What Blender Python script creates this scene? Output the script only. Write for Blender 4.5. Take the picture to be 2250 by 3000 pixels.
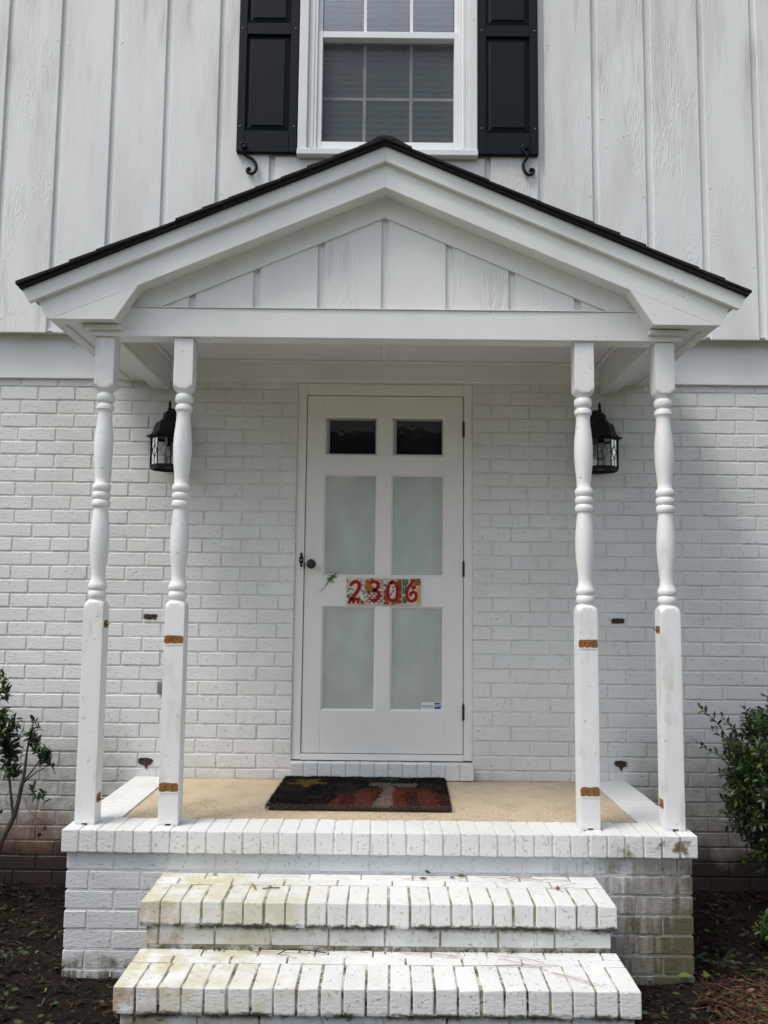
import bpy, bmesh, math, random
from mathutils import Vector, Matrix, noise as mnoise
import numpy as np

random.seed(7)
RAD = math.radians
for o in list(bpy.data.objects):
    bpy.data.objects.remove(o)
scene = bpy.context.scene
COL = scene.collection

# ------------------------------------------------------------------ camera
CAM_X, CAM_D, CAM_Z = 0.008, 4.942, 1.010          # z = 0 is the porch floor
PITCH, YAW, ROLL = 0.0996, 0.0009, 0.0104
cam_data = bpy.data.cameras.new('camera')
cam = bpy.data.objects.new('camera', cam_data)
COL.objects.link(cam)
fwd = Vector((-math.sin(YAW) * math.cos(PITCH), math.cos(YAW) * math.cos(PITCH), math.sin(PITCH)))
rgt = Vector((math.cos(YAW), math.sin(YAW), 0))
upv = rgt.cross(fwd)
r2 = rgt * math.cos(ROLL) + upv * math.sin(ROLL)
u2 = upv * math.cos(ROLL) - rgt * math.sin(ROLL)
cam.matrix_world = Matrix(((r2.x, u2.x, -fwd.x, CAM_X), (r2.y, u2.y, -fwd.y, -CAM_D),
                           (r2.z, u2.z, -fwd.z, CAM_Z), (0, 0, 0, 1)))
cam_data.sensor_fit = 'VERTICAL'
cam_data.sensor_height = 24.0
cam_data.sensor_width = 18.0
cam_data.lens = 24.0 * 2515 / 3000
cam_data.clip_end = 500
scene.camera = cam

# ------------------------------------------------------------------ sky, sun, exposure
SUN_FROM = Vector((-0.41, -0.29, 0.86)).normalized()
world = bpy.data.worlds.new('World')
scene.world = world
world.use_nodes = True
wn = world.node_tree
wn.nodes.clear()
sky = wn.nodes.new('ShaderNodeTexSky')
sky.sky_type = 'NISHITA'
sky.sun_disc = False
sky.sun_elevation = math.asin(SUN_FROM.z)
sky.sun_rotation = math.atan2(SUN_FROM.x, SUN_FROM.y)
sky.dust_density = 3.0
sky.air_density = 1.0
hsv = wn.nodes.new('ShaderNodeHueSaturation')
hsv.inputs['Saturation'].default_value = 0.58
bg = wn.nodes.new('ShaderNodeBackground')
bg.inputs['Strength'].default_value = 0.15
wo = wn.nodes.new('ShaderNodeOutputWorld')
wn.links.new(sky.outputs[0], hsv.inputs['Color'])
wn.links.new(hsv.outputs[0], bg.inputs['Color'])
wn.links.new(bg.outputs[0], wo.inputs['Surface'])

sun_data = bpy.data.lights.new('sun', 'SUN')
sun_data.energy = 1.15
sun_data.angle = RAD(18)
sun_data.color = (1.0, 0.95, 0.87)
sun = bpy.data.objects.new('sun', sun_data)
COL.objects.link(sun)
sun.rotation_euler = (-SUN_FROM).to_track_quat('-Z', 'Y').to_euler()
sun.location = (-4, -4, 9)

vs = scene.view_settings
vs.view_transform = 'Standard'
vs.look = 'None'
vs.gamma = 1
vs.use_curve_mapping = False
vs.exposure = 0.55
scene.render.resolution_x = 768
scene.render.resolution_y = 1024

# ------------------------------------------------------------------ node helper
class NT:
    def __init__(s, name):
        s.m = bpy.data.materials.new(name)
        s.m.use_nodes = True
        s.t = s.m.node_tree
        s.t.nodes.clear()
        s.out = s.t.nodes.new('ShaderNodeOutputMaterial')
        s._p = None
    def n(s, typ, **kw):
        x = s.t.nodes.new(typ)
        for k, v in kw.items():
            setattr(x, k, v)
        return x
    def put(s, sock, v):
        if hasattr(v, 'links'):
            s.t.links.new(v, sock)
        elif isinstance(v, (tuple, list)) and len(v) == 3 and sock.type == 'RGBA':
            sock.default_value = (*v, 1)
        else:
            sock.default_value = v
    @property
    def pos(s):
        if s._p is None:
            s._p = s.n('ShaderNodeNewGeometry').outputs['Position']
        return s._p
    def xyz(s, v=None):
        x = s.n('ShaderNodeSeparateXYZ')
        s.put(x.inputs[0], v if v is not None else s.pos)
        return x.outputs
    def math(s, op, a, b=0.0, clamp=False):
        x = s.n('ShaderNodeMath', operation=op, use_clamp=clamp)
        s.put(x.inputs[0], a)
        s.put(x.inputs[1], b)
        return x.outputs[0]
    def vmul(s, v, k):
        x = s.n('ShaderNodeVectorMath', operation='MULTIPLY')
        s.put(x.inputs[0], v)
        x.inputs[1].default_value = k
        return x.outputs[0]
    def vadd(s, v, w):
        x = s.n('ShaderNodeVectorMath', operation='ADD')
        s.put(x.inputs[0], v)
        s.put(x.inputs[1], w)
        return x.outputs[0]
    def noise(s, v, scale, detail=3, rough=.55, dist=0.0):
        x = s.n('ShaderNodeTexNoise')
        s.put(x.inputs['Vector'], v)
        x.inputs['Scale'].default_value = scale
        x.inputs['Detail'].default_value = detail
        x.inputs['Roughness'].default_value = rough
        x.inputs['Distortion'].default_value = dist
        return x.outputs[0]
    def ramp(s, v, a, b, c=0.0, d=1.0):
        x = s.n('ShaderNodeMapRange', interpolation_type='SMOOTHSTEP')
        x.clamp = True
        s.put(x.inputs['Value'], v)
        if a > b:
            a, b, c, d = b, a, d, c
        x.inputs['From Min'].default_value = a
        x.inputs['From Max'].default_value = b
        x.inputs['To Min'].default_value = c
        x.inputs['To Max'].default_value = d
        return x.outputs[0]
    def mix(s, f, a, b, typ='MIX'):
        x = s.n('ShaderNodeMix', data_type='RGBA', blend_type=typ)
        s.put(x.inputs[0], f)
        s.put(x.inputs[6], a)
        s.put(x.inputs[7], b)
        return x.outputs[2]
    def bump(s, h, dist, strength=1.0, nrm=None):
        x = s.n('ShaderNodeBump')
        s.put(x.inputs['Height'], h)
        x.inputs['Distance'].default_value = dist
        s.put(x.inputs['Strength'], strength)
        if nrm is not None:
            s.put(x.inputs['Normal'], nrm)
        return x.outputs[0]
    def bsdf(s, col, rough=.6, nrm=None, metal=0.0, spec=.5, **kw):
        x = s.n('ShaderNodeBsdfPrincipled')
        s.put(x.inputs['Base Color'], col)
        s.put(x.inputs['Roughness'], rough)
        x.inputs['Metallic'].default_value = metal
        x.inputs['Specular IOR Level'].default_value = spec
        if nrm is not None:
            s.put(x.inputs['Normal'], nrm)
        for k, v in kw.items():
            s.put(x.inputs[k], v)
        s.t.links.new(x.outputs[0], s.out.inputs[0])
        return x

WHITE = (.74, .75, .74)

def speckle(t, col, scale, a, b, tint, amt=1.0, stretch=(1, 1, 1)):
    m = t.ramp(t.noise(t.vmul(t.pos, stretch), scale, 2, .5), a, b, 0, amt)
    return t.mix(m, col, tint)

def m_brick(name, kind):
    t = NT(name)
    P = t.pos
    X, Y, Z = t.xyz()
    big = t.noise(P, 2.3, 4)
    mid = t.noise(P, 14, 4)
    rnd = t.n('ShaderNodeObjectInfo').outputs['Random']
    col = t.mix(t.ramp(big, .35, .7), WHITE, (.66, .67, .65))
    col = t.mix(t.ramp(mid, .5, .8, 0, .35), col, (.60, .605, .58))
    col = t.mix(t.math('MULTIPLY', rnd, .22), col, (.62, .63, .62))
    pits = t.ramp(t.noise(P, 62, 2, .5), .655, .72)
    pits2 = t.ramp(t.noise(t.vmul(P, (1.6, 1, .45)), 55, 2, .5), .69, .74)
    pit = t.math('MAXIMUM', pits, pits2)
    col = t.mix(t.math('MULTIPLY', pit, (.2 if kind == 'step' else .34)), col, (.36, .36, .33))
    streak = t.noise(t.vmul(P, (1, 1, .12)), 26, 4, .65)
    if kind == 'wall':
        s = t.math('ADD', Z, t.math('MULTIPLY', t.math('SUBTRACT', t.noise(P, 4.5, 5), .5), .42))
        col = t.mix(t.math('MULTIPLY', t.math('MULTIPLY', t.ramp(s, .5, -.1), t.ramp(t.math('ABSOLUTE', X), 1.28, 1.6, .12, 1)), t.ramp(mid, .3, .7, .45, .9)), col, (.27, .265, .22))  # greyer low outside the porch: grime plus shrub shade put into the colour
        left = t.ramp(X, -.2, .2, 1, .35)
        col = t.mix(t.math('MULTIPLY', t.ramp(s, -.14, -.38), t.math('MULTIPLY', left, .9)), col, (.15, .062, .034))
        col = t.mix(t.ramp(s, -.27, -.46, 0, .95), col, (.03, .021, .017))  # near-black foot: soil splash with shade painted into it
    if kind == 'porch':
        col = t.mix(t.ramp(Z, -.085, -.11, 0, .55), col, (.48, .50, .53))  # bluish grey below the rowlocks: shade put into the paint colour
        # algae and brown grime on the right-hand part of the porch base
        u = t.math('ADD', X, t.math('MULTIPLY', Z, -.55))
        n1 = t.math('MULTIPLY', t.math('SUBTRACT', streak, .5), 1.25)
        n2 = t.math('MULTIPLY', t.math('SUBTRACT', t.noise(P, 7, 4), .5), .8)
        u2_ = t.math('ADD', t.math('ADD', u, n1), n2)
        low = t.ramp(Z, -.08, -.14)
        col = t.mix(t.math('MULTIPLY', t.ramp(u2_, .84, 1.18, 0, .82), low), col, (.25, .23, .185))
        col = t.mix(t.math('MULTIPLY', t.ramp(u2_, 1.18, 1.56, 0, .9), low), col, (.095, .088, .045))
        # foot of the wall
        f = t.math('ADD', Z, t.math('MULTIPLY', t.math('SUBTRACT', t.noise(P, 9, 5), .5), .3))
        col = t.mix(t.math('MULTIPLY', t.ramp(f, -.50, -.585), t.ramp(streak, .40, .62, .25, .95)), col, (.095, .098, .05))
        # rust brown blotches on the end rowlocks
        sp = t.math('MULTIPLY', t.ramp(t.noise(P, 13, 5, .65), .50, .66), t.ramp(X, .98, 1.10))
        sp = t.math('MULTIPLY', sp, t.math('MULTIPLY', t.ramp(Z, -.012, -.03), t.ramp(Z, -.115, -.09)))
        col = t.mix(sp, col, (.16, .115, .06))
    if kind == 'step':
        n1 = t.noise(P, 8, 5, .6)
        n2 = t.noise(P, 3.1, 3)
        n3 = t.noise(P, 30, 4, .6)
        left = t.ramp(t.math('ADD', X, t.math('MULTIPLY', t.math('SUBTRACT', n2, .5), .9)), .1, -.85)
        col = t.mix(t.math('MULTIPLY', left, t.ramp(n1, .38, .64, 0, .7)), col, (.50, .46, .25))
        col = t.mix(t.ramp(t.noise(P, 5.5, 5, .6), .52, .72, 0, .3), col, (.50, .50, .36))
        ends = t.math('MULTIPLY', t.ramp(X, -.70, -.86), t.ramp(t.math('ADD', n1, t.math('MULTIPLY', Z, -.25)), .40, .72, 0, .8))
        face = t.ramp(t.xyz(t.n('ShaderNodeNewGeometry').outputs['Normal'])[2], .6, .3)
        col = t.mix(t.math('MULTIPLY', ends, t.math('MULTIPLY', face, t.ramp(Z, -.1, -.3, .3, 1.))), col, (.36, .25, .19))
        col = t.mix(t.math('MULTIPLY', face, t.ramp(n1, .48, .75, 0, .35)), col, (.46, .47, .36))
        blk = t.math('MULTIPLY', t.ramp(n3, .60, .68), t.ramp(n1, .50, .62))
        blk = t.math('MULTIPLY', blk, t.ramp(Z, -.30, -.42))
        col = t.mix(t.math('MULTIPLY', blk, face), col, (.022, .022, .018))
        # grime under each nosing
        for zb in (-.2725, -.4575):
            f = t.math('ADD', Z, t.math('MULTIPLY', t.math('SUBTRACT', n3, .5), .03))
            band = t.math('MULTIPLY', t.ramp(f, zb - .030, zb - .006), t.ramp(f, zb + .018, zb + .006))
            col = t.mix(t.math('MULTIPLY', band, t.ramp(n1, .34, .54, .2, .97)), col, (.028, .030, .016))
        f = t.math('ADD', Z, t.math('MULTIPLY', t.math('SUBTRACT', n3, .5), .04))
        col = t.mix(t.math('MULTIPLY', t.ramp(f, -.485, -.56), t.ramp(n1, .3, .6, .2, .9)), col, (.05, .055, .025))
        back = t.math('MULTIPLY', t.ramp(f, -.340, -.358), t.ramp(Y, -1.44, -1.428))
        col = t.mix(t.math('MULTIPLY', back, t.ramp(n3, .48, .6, 0, .9)), col, (.045, .05, .022))
    h = t.math('SUBTRACT', t.math('MULTIPLY', t.noise(P, 90, 4, .6), .35), t.math('MULTIPLY', pit, .9))
    h = t.math('ADD', h, t.math('MULTIPLY', t.noise(t.vmul(P, (1, 1, 3)), 30, 3), .5))
    t.bsdf(col, t.ramp(mid, .3, .7, .48, .7), t.bump(h, .0042, .95), spec=.35)
    return t.m

def m_mortar(name, kind):
    t = NT(name)
    P = t.pos
    X, Y, Z = t.xyz()
    n1 = t.noise(P, 16, 5, .65)
    n2 = t.noise(P, 60, 3)
    col = t.mix(t.ramp(n1, .35, .7), (.70, .71, .69), (.56, .56, .53))
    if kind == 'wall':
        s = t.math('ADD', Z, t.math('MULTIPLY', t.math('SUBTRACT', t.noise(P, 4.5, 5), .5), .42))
        col = t.mix(t.math('MULTIPLY', t.ramp(s, .5, -.1, 0, .7), t.ramp(t.math('ABSOLUTE', X), 1.28, 1.6, .12, 1)), col, (.27, .265, .22))  # joints follow the low greying, grime and shrub shade in the colour
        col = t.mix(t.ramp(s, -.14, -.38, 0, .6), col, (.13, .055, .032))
        col = t.mix(t.ramp(s, -.27, -.46, 0, .95), col, (.03, .021, .017))  # dark foot of the joints: splashed soil and painted shade
    if kind == 'porch':
        col = t.mix(t.ramp(Z, -.085, -.11, 0, .55), col, (.48, .50, .53))  # joints take the same bluish shade colour as the bricks
        f = t.math('ADD', t.math('ADD', X, t.math('MULTIPLY', Z, -.6)), t.math('SUBTRACT', n1, .5))
        col = t.mix(t.ramp(f, 1.0, 1.5, 0, .8), col, (.12, .11, .06))
        col = t.mix(t.ramp(n1, .56, .68, 0, .5), col, (.34, .33, .28))
    if kind == 'step':
        col = t.mix(t.ramp(t.noise(P, 11, 4), .36, .6), (.58, .57, .51), (.24, .23, .15))
        low = t.ramp(Z, -.30, -.40)
        m = t.math('MULTIPLY', t.ramp(t.noise(P, 9, 3), .44, .58), t.ramp(n2, .42, .54))
        col = t.mix(t.math('MULTIPLY', m, t.math('MAXIMUM', low, .3)), col, (.022, .02, .014))
    t.bsdf(col, .85, t.bump(t.noise(P, 120, 4), .004, .9), spec=.2)
    return t.m

def m_trim(name, base=WHITE, rough=.42, dirt=.25, grain=(3, 3, 60), chips=True):
    t = NT(name)
    P = t.pos
    n1 = t.noise(P, 3.2, 5)
    n2 = t.noise(t.vmul(P, grain), 8, 3)
    col = t.mix(t.ramp(n1, .4, .75, 0, dirt), base, (.55, .55, .48))
    col = t.mix(t.ramp(n2, .55, .75, 0, .12), col, (.5, .5, .46))
    if name == 'white post paint':
        sm = t.noise(t.vmul(P, (1, 1, .35)), 11, 5, .65)
        col = t.mix(t.ramp(sm, .52, .74, 0, .5), col, (.40, .39, .35))
        col = t.mix(t.ramp(t.noise(P, 38, 3), .66, .74, 0, .5), col, (.30, .29, .26))
    if chips:
        c = t.math('MULTIPLY', t.ramp(t.noise(P, 55, 3), .715, .74), t.ramp(t.noise(P, 5, 2), .48, .58))
        col = t.mix(c, col, (.10, .085, .06))
    t.bsdf(col, rough, t.bump(t.math('ADD', n2, t.math('MULTIPLY', t.noise(P, 40, 4), .6)), .0012, .7), spec=.4)
    return t.m

def m_siding(name, xaxis=True, dirt=.5):
    t = NT(name)
    oi = t.n('ShaderNodeObjectInfo').outputs['Random']
    off = t.n('ShaderNodeCombineXYZ')
    t.put(off.inputs[0], t.math('MULTIPLY', oi, 37.0))
    t.put(off.inputs[2], t.math('MULTIPLY', oi, 11.0))
    P = t.vadd(t.pos, off.outputs[0])
    n = t.noise(t.vmul(P, (2.2, 2.2, .34)), 2.6, 4, .5, .25)
    fine = t.noise(t.vmul(P, (60, 60, 2.2)), 3, 4)
    ring = t.math('SINE', t.math('MULTIPLY', n, 260.0))
    ring = t.math('POWER', t.math('MULTIPLY', t.math('ADD', ring, 1.0), .5), 2.2)
    ring = t.math('MULTIPLY', ring, t.ramp(t.noise(t.vmul(P, (3, 3, .8)), 2.5, 3), .40, .62, .12, 1.0))
    h = t.math('ADD', t.math('MULTIPLY', ring, t.ramp(oi, .2, .8, .35, 1.1)), t.math('MULTIPLY', fine, .7))
    big = t.noise(t.vmul(t.pos, (2.2, 1, .5)), 1.6, 5, .6)
    st = t.noise(t.vmul(t.pos, (1, 1, .10)), 17, 4, .6)
    Z = t.xyz()[2]
    col = t.mix(t.ramp(big, .42, .68, 0, dirt), WHITE, (.56, .555, .52))
    up = t.ramp(Z, 3.2, 4.4)
    col = t.mix(t.math('MULTIPLY', t.math('MULTIPLY', t.ramp(st, .48, .72, 0, .6), up), t.ramp(big, .38, .6)), col, (.43, .42, .385))
    col = t.mix(t.math('MULTIPLY', ring, .10), col, (.5, .5, .47))
    c = t.math('MULTIPLY', t.ramp(t.noise(t.pos, 48, 2), .745, .765), t.ramp(t.noise(t.pos, 4, 2), .5, .6))
    col = t.mix(c, col, (.16, .14, .11))
    t.bsdf(col, .58, t.bump(h, .0015, .8), spec=.3)
    return t.m

def m_plain(name, col, rough=.5, metal=0.0, bump=.0, scale=40, var=.0, var_col=None, spec=.5, stretch=(1, 1, 1)):
    t = NT(name)
    c = col
    nn = t.noise(t.vmul(t.pos, stretch), scale, 4)
    if var:
        c = t.mix(t.ramp(nn, .35, .7, 0, var), col, var_col or tuple(x * .5 for x in col))
    t.bsdf(c, rough, t.bump(nn, bump, .8) if bump else None, metal, spec)
    return t.m

def m_attr(name, rough=.6, spec=.3, bump=0.0, scale=200, transl=0.0):
    t = NT(name)
    a = t.n('ShaderNodeAttribute', attribute_name='Col').outputs['Color']
    nv = t.ramp(t.noise(t.pos, 60, 2), .3, .7, .0, .25)
    col = t.mix(nv, a, (0, 0, 0), 'MIX')
    b = t.bsdf(col, rough, t.bump(t.noise(t.pos, scale, 2), bump, .8) if bump else None, spec=spec)
    if transl:
        tr = t.n('ShaderNodeBsdfTranslucent')
        t.put(tr.inputs[0], a)
        mx = t.n('ShaderNodeMixShader')
        mx.inputs[0].default_value = transl
        t.t.links.new(b.outputs[0], mx.inputs[1])
        t.t.links.new(tr.outputs[0], mx.inputs[2])
        t.t.links.new(mx.outputs[0], t.out.inputs[0])
    return t.m

def m_glass(name, tint, gain=1.0, rough=.0, haze=0.0, wob=0.0):
    t = NT(name)
    nrm = t.bump(t.noise(t.pos, 6, 2), wob, 1.0) if wob else None
    fr = t.n('ShaderNodeFresnel')
    fr.inputs[0].default_value = 1.52
    f = t.math('MULTIPLY', fr.outputs[0], gain, True)
    tr = t.n('ShaderNodeBsdfTransparent')
    t.put(tr.inputs[0], tint)
    gl = t.n('ShaderNodeBsdfGlossy')
    gl.inputs['Roughness'].default_value = rough
    t.put(gl.inputs['Color'], (1, 1, 1))
    if nrm is not None:
        t.put(gl.inputs['Normal'], nrm)
    mx = t.n('ShaderNodeMixShader')
    t.put(mx.inputs[0], f)
    t.t.links.new(tr.outputs[0], mx.inputs[1])
    t.t.links.new(gl.outputs[0], mx.inputs[2])
    last = mx.outputs[0]
    if haze:  # pale diffuse film; on the door panes it paints in a hazy brightness
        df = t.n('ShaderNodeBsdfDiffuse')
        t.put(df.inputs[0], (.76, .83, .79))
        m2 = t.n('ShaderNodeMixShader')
        t.put(m2.inputs[0], t.ramp(t.noise(t.vmul(t.pos, (1.3, 1, .6)), 4, 2), .3, .72, haze * .7, haze))
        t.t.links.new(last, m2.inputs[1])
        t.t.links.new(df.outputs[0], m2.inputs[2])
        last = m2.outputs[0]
    t.t.links.new(last, t.out.inputs[0])
    return t.m

def m_screen(name):
    t = NT(name)
    tr = t.n('ShaderNodeBsdfTransparent')
    df = t.n('ShaderNodeBsdfDiffuse')
    t.put(df.inputs[0], (.12, .145, .155))
    mx = t.n('ShaderNodeMixShader')
    t.put(mx.inputs[0], t.ramp(t.noise(t.pos, 7, 3), .3, .7, .46, .58))
    t.t.links.new(tr.outputs[0], mx.inputs[1])
    t.t.links.new(df.outputs[0], mx.inputs[2])
    t.t.links.new(mx.outputs[0], t.out.inputs[0])
    return t.m

def m_concrete():
    t = NT('porch concrete')
    P = t.pos
    Y = t.xyz()[1]
    n1 = t.noise(P, 2.5, 4)
    n2 = t.noise(P, 130, 3, .6)
    n3 = t.noise(P, 45, 3, .6)
    col = t.mix(t.ramp(n1, .3, .7), (.56, .455, .31), (.48, .395, .275))
    col = t.mix(t.ramp(n3, .45, .7, 0, .35), col, (.62, .55, .42))
    X_ = t.xyz()[0]
    st = t.noise(P, 6, 5, .65)
    col = t.mix(t.ramp(st, .45, .68, 0, .55), col, (.36, .29, .19))
    col = t.mix(t.ramp(t.noise(P, 1.3, 3), .45, .7, 0, .5), col, (.43, .36, .26))
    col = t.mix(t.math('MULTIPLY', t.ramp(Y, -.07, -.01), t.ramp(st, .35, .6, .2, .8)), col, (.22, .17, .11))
    worn = t.ramp(t.math('ADD', Y, t.math('MULTIPLY', t.math('SUBTRACT', n1, .5), .35)), -.35, -.72, .12, 1)
    col = t.mix(t.math('MULTIPLY', t.ramp(n2, .57, .66), worn), col, (.17, .125, .08))
    col = t.mix(t.math('MULTIPLY', t.ramp(n2, .40, .33), worn), col, (.68, .62, .50))
    t.bsdf(col, .8, t.bump(n2, .003, .8), spec=.25)
    return t.m

def m_ground():
    t = NT('garden soil')
    P = t.pos
    n1 = t.noise(P, 5, 5)
    n2 = t.noise(P, 40, 5, .65)
    col = t.mix(t.ramp(n1, .35, .65), (.011, .009, .007), (.022, .015, .011))
    col = t.mix(t.ramp(n2, .5, .72), col, (.026, .020, .015))
    t.bsdf(col, .95, t.bump(n2, .03, 1.0), spec=.1)
    return t.m

def m_wood(name, c1, c2):
    t = NT(name)
    n = t.noise(t.vmul(t.pos, (60, 60, 9)), 1.6, 4)
    t.bsdf(t.mix(t.ramp(n, .35, .65), c1, c2), .75, t.bump(n, .002, .8), spec=.2)
    return t.m

M = {}
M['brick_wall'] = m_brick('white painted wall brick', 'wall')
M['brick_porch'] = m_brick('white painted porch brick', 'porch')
M['brick_step'] = m_brick('white painted step brick', 'step')
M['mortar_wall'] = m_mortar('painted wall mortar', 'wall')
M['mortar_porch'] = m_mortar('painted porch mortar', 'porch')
M['mortar_step'] = m_mortar('mossy step mortar', 'step')
M['trim'] = m_trim('white trim paint')
M['trim_clean'] = m_trim('white door paint', (.76, .76, .73), .38, .12, (20, 20, 2), False)
M['post'] = m_trim('white post paint', (.78, .785, .78), .36, .18, (40, 40, 3), True)
M['vinyl'] = m_plain('white window vinyl', (.80, .81, .81), .35, var=.1, scale=6)
M['siding'] = m_siding('white grained siding')
M['gable'] = m_siding('white gable siding', True, .2)
M['shutter'] = m_plain('dark navy shutter paint', (.0062, .0090, .0122), .55, bump=.0004, scale=90, var=.3, var_col=(.008, .011, .014), spec=.14)
M['shingle'] = m_plain('charcoal asphalt shingle', (.018, .018, .020), .95, bump=.004, scale=260, var=.8, var_col=(.045, .045, .048), spec=.1)
M['black'] = m_plain('black lantern metal', (.006, .006, .007), .45, bump=.0006, scale=150, var=.4, var_col=(.012, .011, .010), spec=.25)
M['iron'] = m_plain('black wrought iron', (.007, .007, .008), .6, spec=.2)
M['knob'] = m_plain('dark bronze knob', (.045, .042, .040), .38, .6, var=.4, scale=60)
M['brass'] = m_plain('old brass button', (.30, .22, .11), .4, .7)
M['hinge'] = m_plain('red brown hinge', (.040, .012, .010), .5, .2, var=.4, scale=90)
M['glass_door'] = m_glass('green tinted door glass', (.975, .988, .982), 1.0, .0, .50, .0007)  # strong pale film painted in to brighten these panes
M['glass_top'] = m_glass('clear door glass', (.97, .98, .975), .55, .0, .008, .004)
M['glass_screen'] = m_glass('glass behind screen', (.97, .975, .98), .8, .0, .01, .002)
M['glass_win'] = m_glass('window glass', (.97, .975, .98), 2.0, .0, .012, .002)
M['glass_lamp'] = m_glass('lantern glass', (.93, .94, .93), 1.0)
M['screen'] = m_screen('insect screen')
M['inner_door'] = m_plain('white inner door paint', (.86, .89, .86), .45, var=.06, scale=4)
M['dark'] = m_plain('dark room', (.006, .007, .007), .8)
M['dark_glass'] = m_plain('dark door light', (.004, .005, .006), .12, spec=.5)
M['blind'] = m_plain('window blind slat', (.62, .64, .64), .6)
M['concrete'] = m_concrete()
M['ground'] = m_ground()
M['barewood'] = m_wood('bare orange wood', (.30, .145, .045), (.19, .085, .028))
M['rot'] = m_plain('broken brown brick', (.060, .036, .026), .95, bump=.01, scale=70, var=.8, var_col=(.016, .014, .013))
M['rust'] = m_plain('rusty nail', (.05, .025, .016), .8, .3)
M['bark'] = m_plain('shrub bark', (.060, .048, .036), .9, bump=.004, scale=60, var=.6, var_col=(.03, .022, .016))
M['leaf'] = m_attr('glossy shrub leaf', .33, .45, .0, transl=.18)
M['litter'] = m_attr('litter', .85, .15)
M['mat'] = m_attr('coir mat fibre', .95, .05, .002, 400)
M['tile'] = m_plain('cream glazed tile', (.66, .60, .48), .22, var=.15, scale=12)
M['red'] = m_plain('red glaze', (.30, .010, .014), .25)
M['lizard'] = m_plain('green lizard skin', (.085, .15, .022), .5, bump=.0008, scale=500, var=.9, var_col=(.022, .035, .010))
M['grey'] = m_plain('grey cover plate', (.20, .205, .20), .5, var=.2)
M['sticker_white'] = m_plain('sticker white', (.72, .73, .74), .4)
M['sticker_blue'] = m_plain('sticker blue', (.012, .05, .22), .4)
M['bulb'] = m_glass('bulb glass', (.9, .9, .88), 1.5)

# ------------------------------------------------------------------ mesh helpers
def link(name, mesh, parent=None, loc=(0, 0, 0), kind=None):
    o = bpy.data.objects.new(name, mesh)
    COL.objects.link(o)
    o.location = loc
    if parent is not None:
        o.parent = parent
    if kind:
        o['kind'] = kind
    return o

def tag(o, label, cat, group=None, kind=None):
    o['label'] = label
    if cat:
        o['category'] = cat
    if group:
        o['group'] = group
    if kind:
        o['kind'] = kind
    return o

def thing(name, label, cat, loc=(0, 0, 0), group=None):
    return tag(link(name, None, None, loc), label, cat, group)

def finish(bm, mat, smooth=None, name='mesh', recalc=True):
    if recalc:
        bmesh.ops.recalc_face_normals(bm, faces=bm.faces)
    me = bpy.data.meshes.new(name)
    bm.to_mesh(me)
    bm.free()
    if mat:
        me.materials.append(mat)
    if smooth is not None:
        for p in me.polygons:
            p.use_smooth = True
        me.set_sharp_from_angle(angle=RAD(smooth))
    return me

def bm_box(bm, x0, x1, y0, y1, z0, z1, bev=0.0, seg=1, jit=0.0):
    r = bmesh.ops.create_cube(bm, size=1.0)
    vs_ = r['verts']
    for v in vs_:
        v.co = Vector(((x0 + x1) / 2 + v.co.x * (x1 - x0), (y0 + y1) / 2 + v.co.y * (y1 - y0), (z0 + z1) / 2 + v.co.z * (z1 - z0)))
        if jit:
            v.co += Vector((random.uniform(-jit, jit), random.uniform(-jit, jit), random.uniform(-jit, jit)))
    if bev:
        es = set()
        for v in vs_:
            es.update(v.link_edges)
        bmesh.ops.bevel(bm, geom=list(es), offset=bev, segments=seg, affect='EDGES', profile=.6)

def box(name, mat, parent, *b, bev=.003, seg=1, jit=0.0, kind=None):
    bm = bmesh.new()
    bm_box(bm, *b, bev=bev, seg=seg, jit=jit)
    return link(name, finish(bm, M[mat]), parent, kind=kind)

def boxes(name, mat, parent, lst, bev=.003, jit=0.0, kind=None):
    bm = bmesh.new()
    for b in lst:
        bm_box(bm, *b, bev=bev, jit=jit)
    return link(name, finish(bm, M[mat]), parent, kind=kind)

def bm_prism(bm, poly, y0, y1):
    a = [bm.verts.new((x, y0, z)) for x, z in poly]
    b = [bm.verts.new((x, y1, z)) for x, z in poly]
    n = len(poly)
    bm.faces.new(a)
    bm.faces.new(b[::-1])
    for i in range(n):
        bm.faces.new((a[i], b[i], b[(i + 1) % n], a[(i + 1) % n]))

def prism(name, mat, parent, poly, y0, y1, bev=0.0, kind=None):
    bm = bmesh.new()
    bm_prism(bm, poly, y0, y1)
    bmesh.ops.recalc_face_normals(bm, faces=bm.faces)
    if bev:
        bmesh.ops.bevel(bm, geom=bm.edges[:], offset=bev, segments=1, affect='EDGES')
    return link(name, finish(bm, M[mat] if isinstance(mat, str) else mat), parent, kind=kind)

def bm_tube(bm, pts, rad, n=8, flat=1.0, caps=True):
    pts = [Vector(p) for p in pts]
    rings = []
    if not isinstance(rad, (list, tuple)):
        rad = [rad] * len(pts)
    up = Vector((0.13, 0.31, 0.94)).normalized()
    for i, p in enumerate(pts):
        d = (pts[min(i + 1, len(pts) - 1)] - pts[max(i - 1, 0)]).normalized()
        a = d.cross(up)
        if a.length < .05:
            a = d.cross(Vector((1, 0, 0)))
        a.normalize()
        b = a.cross(d).normalized()
        rings.append([bm.verts.new(p + (a * math.cos(2 * math.pi * k / n) * flat + b * math.sin(2 * math.pi * k / n)) * rad[i]) for k in range(n)])
    for i in range(len(rings) - 1):
        for k in range(n):
            bm.faces.new((rings[i][k], rings[i][(k + 1) % n], rings[i + 1][(k + 1) % n], rings[i + 1][k]))
    if caps:
        bm.faces.new(rings[0][::-1])
        bm.faces.new(rings[-1])

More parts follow.
